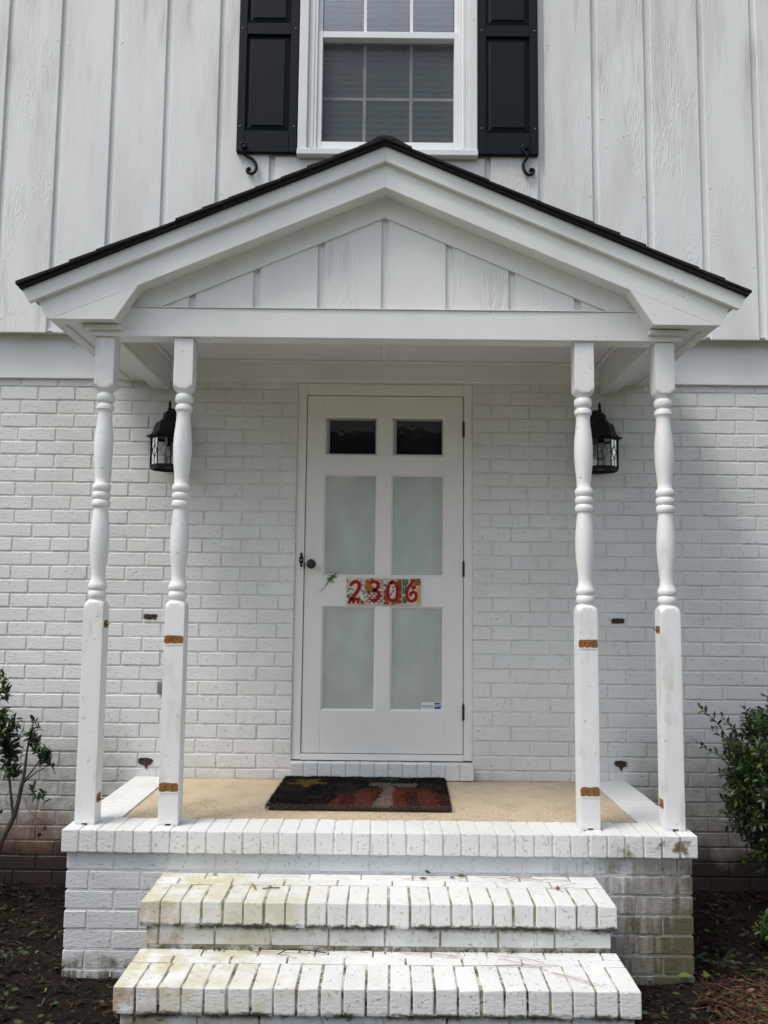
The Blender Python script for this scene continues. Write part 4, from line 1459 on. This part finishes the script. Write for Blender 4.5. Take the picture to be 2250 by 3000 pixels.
# ------------------------------------------------------------------ lizard
def build_lizard():
    pts = [(-.266, 1.152, .0042), (-.273, 1.1445, .0068), (-.279, 1.138, .0050), (-.286, 1.130, .0078), (-.296, 1.120, .0082), (-.305, 1.112, .0062), (-.313, 1.100, .0042), (-.322, 1.086, .0032), (-.337, 1.062, .0022), (-.352, 1.047, .0015), (-.370, 1.038, .0008)]
    y0 = .0125
    V = [(x, y0, z_) for x, z_, r_ in pts]
    Rr = [r_ for _, _, r_ in pts]
    E_ = [(i, i + 1) for i in range(len(pts) - 1)]
    def limb(root, ch):
        prev = root
        for (x, z_, r_) in ch:
            V.append((x, y0 + .003, z_))
            Rr.append(r_)
            E_.append((prev, len(V) - 1))
            prev = len(V) - 1
        tip = prev
        x, z_, _ = ch[-1]
        for a in (-.7, 0, .7):
            dx, dz = x - ch[-2][0], z_ - ch[-2][1]
            b = math.atan2(dz, dx) + a
            V.append((x + .0065 * math.cos(b), y0 + .004, z_ + .0065 * math.sin(b)))
            Rr.append(.0009)
            E_.append((tip, len(V) - 1))
    limb(3, [(-.277, 1.124, .0026), (-.270, 1.1265, .0018)])
    limb(3, [(-.297, 1.136, .0026), (-.306, 1.1335, .0018)])
    limb(5, [(-.293, 1.103, .0030), (-.286, 1.0975, .0019)])
    limb(5, [(-.316, 1.119, .0030), (-.321, 1.1145, .0019)])
    me = bpy.data.meshes.new('lizard')
    me.from_pydata([(x + .30, y - .02, z_ - 1.1) for x, y, z_ in V], E_, [])
    me.materials.append(M['lizard'])
    o = link('lizard', me, None, (-.30, .02, 1.1))
    md = o.modifiers.new('skin', 'SKIN')
    for i, sv in enumerate(me.skin_vertices[0].data):
        sv.radius = (Rr[i], Rr[i] * .8)
        sv.use_root = i == 4
    md.use_smooth_shade = True
    s2 = o.modifiers.new('sub', 'SUBSURF')
    s2.levels = 2
    s2.render_levels = 2
    tag(o, 'small green lizard with a long thin tail clinging to the door beside the number tiles', 'lizard')
build_lizard()

# ------------------------------------------------------------------ doormat
def build_mat():
    x0, x1, y0, y1 = -.535, .345, -.745, -.078
    W, Dp = x1 - x0, y1 - y0
    root = thing('doormat', 'worn black coir doormat with faded pumpkin and gold star picture', 'doormat', ((x0 + x1) / 2, (y0 + y1) / 2, 0))
    r = random.Random(5)
    def star(u, v, cx, cy, R, n=5, asp=1.0, ph=0):
        a = math.atan2((v - cy), (u - cx) * asp) + ph
        d = math.hypot((u - cx) * asp, v - cy)
        k = math.cos(math.pi / n) / math.cos((a % (2 * math.pi / n)) - math.pi / n)
        m = .5 + .5 * math.cos(n * a)
        return d < R * (.45 + .55 * m ** 2)
    def design(u, v):
        """u 0..1 left-right, v 0..1 front-back"""
        u += .022 * mnoise.noise(Vector((u * 14, v * 12, 8.1))) + r.gauss(0, .006)
        v += .03 * mnoise.noise(Vector((u * 12, v * 14, 4.7))) + r.gauss(0, .009)
        c = (.010, .009, .009)
        q = mnoise.noise(Vector((u * 9, v * 7, 2.2))) * .05
        # pumpkin
        du, dv = (u - .70) / .36, (v - .02) / .60
        if du * du + dv * dv < 1 + q * 2 and v < .62 + q:
            rib = math.cos((u - .70) * 34 + du * dv * 2)
            c = (.085, .026, .018) if rib > -.35 else (.042, .015, .012)
            if v + q > .46:
                c = (.065, .022, .016)
        du, dv = (u - .63) / .012, 0
        if abs(u - (.645 + .045 * (v - .3))) < .040 + .012 * math.cos(v * 6) and v < .62:
            c = (.15, .118, .095)
        if abs(v - .70 - q) < .065 and abs(u - .68) < .135:
            c = (.10, .083, .066)
        if star(u, v, .155, .74, .16, 5, 1.25, .3):
            c = (.11, .075, .02)
        if star(u, v, .655, .90, .085, 6, 1.2, .2):
            c = (.025, .075, .035)
        n2 = mnoise.noise(Vector((u * 6, v * 5, 5)))
        if n2 > .15 and c[0] < .03:
            c = (.020, .016, .014)
        return c
    nx, ny = 120, 90
    r = random.Random(5)
    V, F, C = [], [], []
    for j in range(ny + 1):
        for i in range(nx + 1):
            u, v = i / nx, j / ny
            sk = .012 * (v - .5)
            ex = .008 * mnoise.noise(Vector((v * 5, u > .5, 0)))
            ey = .006 * mnoise.noise(Vector((u * 5, v > .5, 3)))
            edge = min(u, 1 - u, v * .8, (1 - v) * .8)
            z_ = .026 + .004 * mnoise.noise(Vector((u * 7, v * 5, 1))) + r.uniform(-.0022, .0022) - (.010 if edge == 0 else 0)
            V.append(((u - .5) * W + ex + sk, (v - .5) * Dp + ey, z_))
    for j in range(ny):
        for i in range(nx):
            a = j * (nx + 1) + i
            F.append((a, a + 1, a + nx + 2, a + nx + 1))
            C.append(jc(design((i + .5) / nx, (j + .5) / ny), .35, r))
    top = Cards()
    top.V, top.F, top.C = V, F, C
    top.build('mat_top', 'mat', root, smooth=False)
    box('mat_base', 'rot', root, -W / 2 + .006, W / 2 - .006, -Dp / 2 + .006, Dp / 2 - .006, -.0015, .0155, bev=.004)
    fib = Cards()
    for k in range(15000):
        u, v = r.random(), r.random()
        if k % 4 == 0:
            if r.random() < .5:
                v = r.choice((0, 1))
            else:
                u = r.choice((0, 1))
        sk = .012 * (v - .5)
        p = Vector(((u - .5) * W + sk, (v - .5) * Dp, .024 if 0 < u < 1 and 0 < v < 1 else r.uniform(.003, .024)))
        d = Vector((r.gauss(0, .6), r.gauss(0, .6), 1.0))
        if u in (0, 1) or v in (0, 1):
            d = Vector(((u - .5) * 2 * (u in (0, 1)) + r.gauss(0, .5), (v - .5) * 2 * (v in (0, 1)) + r.gauss(0, .5), r.gauss(.2, .6)))
        d = d.normalized() * r.uniform(.006, .013)
        col = jc(design(min(.999, max(0, u)), min(.999, max(0, v))), .5, r)
        if r.random() < .05:
            col = (.15, .12, .09)
        if v == 0 and r.random() < .5:
            col = jc((.09, .08, .07), .4, r)
        b = len(fib.V)
        s2 = Vector((r.gauss(0, 1), r.gauss(0, 1), 0)).normalized() * .0012
        fib.V += [tuple(p - s2), tuple(p + s2), tuple(p + d)]
        fib.F.append((b, b + 1, b + 2))
        fib.C.append(col)
    fib.build('pile', 'mat', root, kind='stuff', smooth=False)
    # stitched binding along the front edge
    bm = bmesh.new()
    for i in range(70):
        x = -W / 2 + .012 + (W - .024) * i / 69
        bm_tube(bm, [(x - .004, -Dp / 2 - .003, .008), (x, -Dp / 2 - .005, .016), (x + .006, -Dp / 2 + .003, .0285)], .0016, 5)
    link('binding', finish(bm, m_plain('binding thread', (.085, .07, .055), .9)), root)
    root.rotation_euler.z = RAD(-.6)
build_mat()

# ------------------------------------------------------------------ shrubs
DG = (.022, .046, .014)
MG = (.055, .115, .022)
LG = (.12, .18, .030)
def twig_leaves(cards, pts, n, L, W, colf, r, start=.3, spread=1.0):
    P = [Vector(p) for p in pts]
    seg = [(P[i + 1] - P[i]).length for i in range(len(P) - 1)]
    tot = sum(seg)
    for k in range(n):
        t = start + (1 - start) * (k + r.random() * .6) / n
        s = t * tot
        for i, q in enumerate(seg):
            if s <= q or i == len(seg) - 1:
                break
            s -= q
        p = P[i].lerp(P[i + 1], min(1, s / q))
        d = (P[i + 1] - P[i]).normalized()
        ang = k * 2.4 + r.uniform(-.5, .5)
        a = d.orthogonal().normalized()
        b = d.cross(a)
        out = (a * math.cos(ang) + b * math.sin(ang)) * spread + d * r.uniform(.5, 1.1) + Vector((0, 0, .1))
        nrm = Vector((0, -.3, 1)) + rv(r) * .6
        cards.leaf(p, out, nrm, L * r.uniform(.65, 1.2), W * r.uniform(.75, 1.2), colf(p), .5, r.uniform(0, .3))

def build_right_shrub():
    r = random.Random(17)
    base = Vector((2.28, -.47, -.62))
    root = thing('shrub', 'dense glossy dark green shrub at the right edge beside the porch', 'shrub', tuple(base))
    leaves = Cards()
    bm = bmesh.new()
    C0 = Vector((2.14, -.42, .06))
    Rx, Ry, Rz = .40, .33, .44
    def colf(p):
        f = (p.x + r.uniform(-.12, .12))
        c = DG if r.random() < .5 else MG
        if r.random() < .10:
            c = LG
        return jc(c, .35, r)
    tips = []
    NT_ = 720
    for i in range(NT_):
        v = rv(r)
        v = v.normalized() * (v.length ** .28)
        v.y = v.y if v.y < .5 else -v.y
        lump = 1 + .16 * mnoise.noise(v * 2.6 + Vector((3, 1, 7)))
        p = C0 + Vector((v.x * Rx, v.y * Ry, v.z * Rz)) * lump
        tips.append((p, r.randint(9, 15), .115))
    for p, n in (((1.636, -.45, .466), 13), ((1.606, -.45, .304), 9), ((1.715, -.45, .150), 7), ((1.86, -.45, .480), 10), ((1.70, -.43, .36), 12), ((1.79, -.47, .0), 10), ((1.78, -.47, -.055), 9), ((1.825, -.46, -.16), 8), ((1.84, -.45, -.30), 12), ((1.90, -.48, -.34), 14), ((1.98, -.45, .53), 12), ((1.75, -.45, .24), 12), ((1.76, -.42, .42), 14)):
        tips.append((Vector(p), n, .16))
    trunk = [base + Vector((r.uniform(-.05, .05), r.uniform(-.05, .05), 0)) for _ in range(6)]
    for k, (p, n, ln_) in enumerate(tips):
        o = C0 + (p - C0) * .35 + Vector((0, 0, -.05))
        d = (p - o).normalized()
        q = p - d * ln_
        tw = [q, q.lerp(p, .5) + rv(r) * .012, p]
        for i in range(len(tw)):
            tw[i] = Vector(tw[i])
        bm_tube(bm, tw, [.0022, .0018, .0010], 4, caps=False)
        if k % 9 == 0 or k >= NT_:
            b = r.choice(trunk)
            bm_tube(bm, [b, b.lerp(q, .55) + Vector((0, 0, .03)) + rv(r) * .03, q], [.012, .006, .0022], 5, caps=False)
        cf = colf
        if k == NT_ + 1:
            cf = lambda p_: jc((.045, .085, .03), .2, r)
        twig_leaves(leaves, tw, n, .040, .0175, cf, r, .05 if k < NT_ else .0)
    o = link('branches', finish(bm, M['bark'], 60, recalc=False), root, tuple(-base))
    o = leaves.build('crown', 'leaf', root)
    o.location = tuple(-base)
build_right_shrub()

def build_low_shrub():
    r = random.Random(23)
    base = Vector((1.90, -.72, -.63))
    root = thing('shrub', 'low bright green leafy clump at the right edge near the ground', 'shrub', tuple(base))
    lv = Cards()
    bm = bmesh.new()
    for i in range(46):
        v = rv(r)
        p = Vector((1.865, -.74, -.49)) + Vector((v.x * .11, v.y * .10, v.z * .085))
        q = base.lerp(p, .45)
        tw = [q, q.lerp(p, .5) + rv(r) * .01, p]
        bm_tube(bm, [base, q], [.004, .002], 4, caps=False)
        bm_tube(bm, tw, [.002, .0016, .001], 4, caps=False)
        twig_leaves(lv, tw, 11, .032, .015, lambda p_: jc(MG if r.random() < .7 else LG, .3, r), r, .1)
    link('branches', finish(bm, M['bark'], 60, recalc=False), root, tuple(-base))
    lv.build('crown', 'leaf', root).location = tuple(-base)
build_low_shrub()

def build_left_shrub():
    r = random.Random(29)
    Y0 = -.40
    base = Vector((-2.03, Y0, -.62))
    root = thing('shrub', 'sparse leggy shrub with bare stems at the left edge before the brick wall', 'shrub', tuple(base))
    bm = bmesh.new()
    P = lambda x, z_, y=Y0: Vector((x, y, z_))
    bm_tube(bm, spline([base, P(-1.95, -.29), P(-1.882, -.132), P(-1.85, .012), P(-1.837, .098), P(-1.828, .213), P(-1.802, .355)], 4), [.017 - .014 * i / 24 for i in range(25)], 8)
    bm_tube(bm, spline([P(-1.882, -.132), P(-1.893, -.073), P(-1.912, .05), P(-1.921, .12), P(-1.94, .26)], 4), [.009 - .006 * i / 16 for i in range(17)], 7)
    bm_tube(bm, spline([base + Vector((-.05, 0, 0)), P(-2.02, -.2), P(-2.00, .1), P(-1.985, .42)], 4), [.011 - .008 * i / 12 for i in range(13)], 7)
    bm_tube(bm, spline([P(-1.845, .045), P(-1.80, .10), P(-1.758, .165)], 4), [.0055 - .003 * i / 8 for i in range(9)], 6)
    bm_tube(bm, spline([P(-1.845, .035), P(-1.79, .085), P(-1.735, .118)], 4), [.0045 - .002 * i / 8 for i in range(9)], 6)
    bm_tube(bm, spline([P(-1.838, .08), P(-1.87, .11), P(-1.90, .16)], 4), [.004 - .002 * i / 8 for i in range(9)], 6)
    lv = Cards()
    def cluster(x, z_, rad, n, mix=0.0, leaves=10, y=Y0):
        for i in range(n):
            v = rv(r)
            p = Vector((x + v.x * rad, y + v.y * rad * .9, z_ + v.z * rad))
            q = p - (Vector((v.x, v.y, v.z * .5 + .6)).normalized()) * .085
            tw = [q, q.lerp(p, .5) + rv(r) * .006, p]
            bm_tube(bm, tw, [.0016, .0014, .0009], 4, caps=False)
            def cf(p_):
                c = DG if r.random() > mix else LG
                if r.random() < .15:
                    c = MG
                return jc(c, .35, r)
            twig_leaves(lv, tw, max(4, int(leaves * .62)), .044, .021, cf, r, .1)
    cluster(-1.945, .29, .10, 20)
    cluster(-1.925, .19, .075, 15)
    cluster(-1.975, .385, .05, 8, .55)
    cluster(-1.91, .345, .035, 4, .1)
    cluster(-1.962, .53, .035, 5, .1, 8)
    cluster(-1.99, .60, .04, 5, .1, 8)
    cluster(-2.02, .48, .06, 8, .1, 8)
    cluster(-1.975, .50, .03, 2, .1, 8)
    cluster(-1.81, .30, .035, 6, .12)
    cluster(-1.80, .365, .022, 2, .1, 6)
    cluster(-1.79, .25, .03, 4, .2)
    cluster(-1.738, .19, .038, 13, .0, 9)
    cluster(-1.79, .02, .03, 3, 0, 6)
    cluster(-1.735, .005, .02, 2, 0, 4)
    cluster(-2.08, .35, .12, 20)
    cluster(-2.05, .15, .08, 10)
    for k in range(16):
        cluster(-2.34 - .55 * r.random(), r.uniform(-.35, .75), .15, 11, .05, 11, -.45 - r.random() * .5)
    cluster(-1.885, .13, .045, 5)
    # thin vine looping towards the porch
    for pts in ([P(-1.79, .0), P(-1.765, -.05), P(-1.768, -.10), P(-1.785, -.18), P(-1.80, -.28)],
                [P(-1.90, -.02), P(-1.86, -.028), P(-1.835, -.03), P(-1.80, -.10), P(-1.74, -.145), P(-1.68, -.15, -.5), P(-1.60, -.115, -.75), P(-1.46, -.07, -.98)],
                [P(-1.90, .02), P(-1.925, -.03), P(-1.915, -.07), P(-1.885, -.055), P(-1.87, -.01)],
                [P(-1.715, .16), P(-1.69, .11), P(-1.68, .085)],
                [P(-2.05, -.5), P(-1.98, -.3), P(-1.90, -.17), P(-1.885, -.12)]):
        bm_tube(bm, spline(pts, 6), .0014, 5, caps=False)
    for x, z_, y in ((-1.69, -.155, -.46), (-1.63, -.128, -.68), (-1.94, -.09, Y0), (-1.955, -.05, Y0)):
        lv.leaf(Vector((x, y, z_)), Vector((-.4, 0, -.8)), Vector((.2, -1, .2)), .03, .017, jc(DG, .2, r))
    link('branches', finish(bm, M['bark'], 60, recalc=False), root, tuple(-base), 'stuff')
    lv.build('crown', 'leaf', root).location = tuple(-base)
build_left_shrub()

# ------------------------------------------------------------------ litter on the ground
def free(x, y):
    if y > -.03:
        return False
    if abs(x) < PW - .01 and y > YW - .01:
        return False
    if abs(x) < SW + .005 and y > -1.78:
        return False
    return True

def build_litter():
    r = random.Random(41)
    c = Cards()
    browns = [(.018, .013, .010), (.010, .008, .007), (.032, .022, .016), (.008, .007, .006), (.026, .014, .009), (.075, .060, .044), (.014, .011, .009), (.022, .019, .015), (.06, .045, .03), (.045, .03, .02)]
    for k in range(9500):
        s_ = r.choice((-1, 1))
        x = s_ * r.uniform(.9, 3.2)
        y = -r.random() ** 1.0 * 3.0
        if not free(x, y):
            continue
        z_ = gz(x, y) + r.uniform(.002, .016)
        d = Vector((r.gauss(0, 1), r.gauss(0, 1), r.gauss(0, .28)))
        nrm = Vector((r.gauss(0, .45), r.gauss(0, .45), 1))
        L = r.uniform(.018, .058)
        col = jc(r.choice(browns), .4, r)
        c.leaf(Vector((x, y, z_)), d, nrm, L, L * r.uniform(.22, .5), col, .3, r.uniform(-.2, .5))
    for k in range(6500):
        s_ = r.choice((-1, 1))
        x = s_ * r.uniform(.9, 2.8)
        y = -r.random() * 2.7
        if not free(x, y):
            continue
        a = r.uniform(0, 6.28)
        L = r.uniform(.02, .08)
        z_ = gz(x, y) + r.uniform(.004, .018)
        p = Vector((x, y, z_))
        d = Vector((math.cos(a), math.sin(a), r.gauss(0, .15))) * L
        c.strip([p, p + d * .5 + rv(r) * .006, p + d], .0009, jc(r.choice(((.04, .023, .014), (.022, .016, .011), (.085, .06, .038), (.016, .012, .01))), .4, r))
    o = c.build('leaf_litter', 'litter', kind='stuff')
    o['label'] = 'dark dead leaves and twigs covering the soil'
    n = Cards()
    for k in range(2600):
        x = 1.75 + r.gauss(0, .34)
        y = -1.42 + r.gauss(0, .17)
        if r.random() < .0:
            x, y = -2.02 + r.gauss(0, .14), -.18 + r.gauss(0, .06)
        if not free(x, y) or x > 3 or (x > 0 and x < 1.30):
            continue
        a = r.gauss(-.5, .95)
        L = r.uniform(.04, .12)
        z_ = gz(x, y) + r.uniform(.004, .030)
        p = Vector((x, y, z_))
        d = Vector((math.cos(a), math.sin(a), r.gauss(0, .08))) * L
        n.strip([p, p + d * .5 + rv(r) * .008, p + d], .0009, jc(r.choice(((.11, .052, .028), (.070, .033, .018), (.19, .11, .062), (.04, .022, .014))), .3, r))
    for k in range(420):
        x, y = 1.75 + r.gauss(0, .30), -1.40 + r.gauss(0, .18)
        if free(x, y) and x > 1.3:
            L = r.uniform(.02, .05)
            n.leaf(Vector((x, y, gz(x, y) + r.uniform(.01, .035))), rv(r), Vector((r.gauss(0, .4), r.gauss(0, .4), 1)), L, L * .4, jc(r.choice(((.07, .04, .025), (.03, .02, .014), (.15, .09, .055))), .4, r), .3, .3)
    o = n.build('pine_straw', 'litter', kind='stuff')
    o['label'] = 'rust brown pine straw mulch at the lower right corner'
    g = Cards()
    for k in range(420):
        x = r.choice((-1, 1)) * r.uniform(1.0, 2.4)
        y = -r.uniform(.2, 2.1)
        if not free(x, y):
            continue
        p = Vector((x, y, gz(x, y) + r.uniform(.008, .03)))
        d = Vector((r.gauss(0, 1), r.gauss(0, 1), r.gauss(.1, .3)))
        L = r.uniform(.018, .036)
        g.leaf(p, d, Vector((r.gauss(0, .35), r.gauss(0, .35), 1)), L, L * r.uniform(.35, .6), jc(r.choice(((.04, .075, .018), (.03, .05, .016), (.09, .13, .03))), .35, r), .3, .1)
    o = g.build('ground_cover', 'leaf', kind='stuff')
    o['label'] = 'scattered small green leaves growing through the litter'
build_litter()

# single fallen leaves and seedlings that can be told apart
def one_leaf(name, label, cat, p, d, L, W, col, nrm=(0, 0, 1), group=None, curl=.1, mat='leaf'):
    c = Cards()
    c.leaf(Vector((0, 0, 0)), Vector(d), Vector(nrm), L, W, col, .4, curl)
    o = c.build(name, mat)
    sm = o.modifiers.new('thick', 'SOLIDIFY')
    sm.thickness = .0006
    o.location = p
    tag(o, label, cat, group)
    return o
ZT1, ZT2 = -.1775, -.362
G1 = 'fallen leaves on the steps'
one_leaf('fallen_leaf', 'tiny green leaf on the upper step at left below the porch edge', 'leaf', (-.715, -1.135, ZT1 + .002), (1, .2, .12), .024, .012, (.10, .14, .03), group=G1)
one_leaf('fallen_leaf', 'dry orange brown leaf lying across the upper step', 'leaf', (-.530, -1.24, ZT1 + .002), (.42, -1, .04), .085, .013, (.42, .22, .08), group=G1, mat='litter')
one_leaf('fallen_leaf', 'green leaf at the back of the upper step, standing against the porch base', 'leaf', (.195, -1.108, ZT1 + .020), (.9, .0, -.35), .030, .012, (.05, .08, .02), (0, -1, .4), group=G1)
one_leaf('fallen_leaf', 'yellow green leaf on the upper step, leftmost of the trio right of the middle', 'leaf', (.170, -1.16, ZT1 + .003), (1, .1, .05), .034, .015, (.20, .21, .05), (0, -.5, 1), group=G1)
one_leaf('fallen_leaf', 'small dark green leaf on the upper step between two larger leaves', 'leaf', (.300, -1.14, ZT1 + .003), (1, -.1, .05), .024, .010, (.05, .085, .02), (0, -.4, 1), group=G1)
one_leaf('fallen_leaf', 'green leaf on the upper step, rightmost of the trio right of the middle', 'leaf', (.332, -1.128, ZT1 + .004), (1, .15, .06), .042, .015, (.075, .115, .03), (0, -.6, 1), group=G1)
tw = tube('twig', 'bark', None, [(-.475, -1.305, ZT1 + .003), (-.44, -1.30, ZT1 + .004), (-.405, -1.295, ZT1 + .003)], .0025, 6)
tag(tw, 'short brown twig on the upper step beside the dry orange leaf', 'twig')
bm = bmesh.new()
bm_tube(bm, spline([(-.385, -1.495, ZT2 + .006), (-.345, -1.46, ZT2 + .012), (-.27, -1.462, ZT2 + .009), (-.20, -1.475, ZT2 + .006)], 5), .0022, 6)
bm_tube(bm, [(-.245, -1.462, ZT2 + .008), (-.22, -1.44, ZT2 + .016), (-.195, -1.445, ZT2 + .012)], .0018, 6)
tag(link('twig', finish(bm, M['bark'], 60)), 'forked dark twig at the back of the lower step', 'twig')
bm = bmesh.new()
bm_lathe(bm, [(.001, 0), (.006, .002), (.008, .007), (.006, .012), (.001, .014)], 12, (.735, -1.275, ZT1))
bm_tube(bm, [(.735, -1.275, ZT1 + .013), (.737, -1.27, ZT1 + .020)], .0010, 5)
tag(link('berry', finish(bm, M['g_dred'], 60)), 'dark red berry on the right part of the upper step', 'berry')

def step_needles():
    r = random.Random(61)
    c = Cards()
    def needle(x, y, z_, a, L, col=None):
        p = Vector((x, y, z_))
        d = Vector((math.cos(a), math.sin(a), 0)) * L
        c.strip([p, p + d * .5 + Vector((r.uniform(-.006, .006), r.uniform(-.006, .006), .004)), p + d], .0010, col or jc((.30, .18, .12), .3, r))
    for x, y, a, L in ((.42, -1.115, -.1, .24), (.50, -1.16, .25, .16), (.52, -1.20, .5, .15), (.56, -1.13, -.3, .14), (.44, -1.14, -.15, .1), (.61, -1.17, .03, .19), (.10, -1.165, .03, .23), (.70, -1.27, -.02, .17), (.74, -1.255, .55, .10), (.68, -1.255, -.6, .09)):
        needle(x, y, ZT1 + .003, a, L)
    for x, y, a, L in ((.08, -1.46, -.12, .24), (.09, -1.45, -.2, .22), (-.10, -1.45, .02, .16), (-.55, -1.455, -.1, .28), (-.50, -1.46, -.3, .2), (.46, -1.50, -.55, .2), (.47, -1.48, -.35, .17), (.44, -1.565, .03, .24), (.40, -1.57, .0, .2), (.64, -1.62, -.6, .20), (.645, -1.625, -.68, .17)):
        needle(x, y, ZT2 + .003, a, L)
    for k in range(130):
        x = r.uniform(-.85, .85)
        y = -1.435 - abs(r.gauss(0, .012))
        if r.random() < .4:
            x = r.choice((.50, .33, -.24, -.62, .70)) + r.gauss(0, .03)
        c.leaf(Vector((x, y, ZT2 + .002 + r.random() * .004)), rv(r), Vector((0, 0, 1)), r.uniform(.006, .016), r.uniform(.003, .007), jc(r.choice(((.05, .03, .02), (.03, .022, .016), (.09, .10, .04))), .4, r))
    o = c.build('pine_needles', 'litter', kind='stuff')
    o['label'] = 'loose pine needles and crumbs scattered over the two steps'
step_needles()

def seedling(x, y, label, n, h, col, seed, Lf=.034):
    r = random.Random(seed)
    z0 = gz(x, y)
    root = thing('weed_seedling', label, 'weed', (x, y, z0), 'weeds beside the steps')
    bm = bmesh.new()
    c = Cards()
    for k in range(n):
        a = 2.4 * k + r.random()
        tip = Vector((math.cos(a) * h * r.uniform(.5, 1.0), math.sin(a) * h * .7, h * r.uniform(.4, 1.0)))
        bm_tube(bm, [Vector((0, 0, -.01)), tip * .5 + Vector((0, 0, .012)), tip], [.0010, .0008, .0006], 5, caps=False)
        c.leaf(tip, Vector((math.cos(a), math.sin(a), .1)), Vector((r.gauss(0, .3), -.3, 1)), Lf * r.uniform(.8, 1.2), Lf * .62, jc(col, .2, r), .3, .15)
    link('stem', finish(bm, m_plain('green stem', (.03, .04, .018), .7), 60, recalc=False), root)
    c.build('leaves', 'leaf', root)
seedling(1.50, -.98, 'clump of small round-leaved green weeds on the soil right of the porch base', 24, .085, (.030, .052, .014), 1, .030)
seedling(1.36, -1.13, 'single pale green leaf sprout between the porch corner and the pine straw', 2, .06, (.13, .18, .035), 2, .055)
seedling(1.08, -1.42, 'small green sprout right of the lower step', 3, .035, (.06, .10, .02), 3, .036)
seedling(1.50, -1.33, 'little green sprout growing out of the pine straw', 4, .04, (.06, .11, .025), 4, .030)
seedling(-.965, -1.20, 'bright green round leaf beside the left end of the lower step', 2, .05, (.12, .19, .035), 5, .042)
seedling(-.975, -1.42, 'green leaf sprout left of the lower step front corner', 2, .05, (.10, .16, .03), 6, .038)
seedling(-1.62, -1.02, 'low green weed at the left picture edge in front of the wall', 7, .07, (.04, .07, .02), 7, .034)
seedling(-1.30, -1.55, 'green weed sprout in the litter at the bottom left corner', 5, .05, (.055, .09, .02), 8, .032)
seedling(-1.52, -1.30, 'small green weed in the dark litter left of the porch base', 4, .05, (.05, .08, .02), 9, .034)
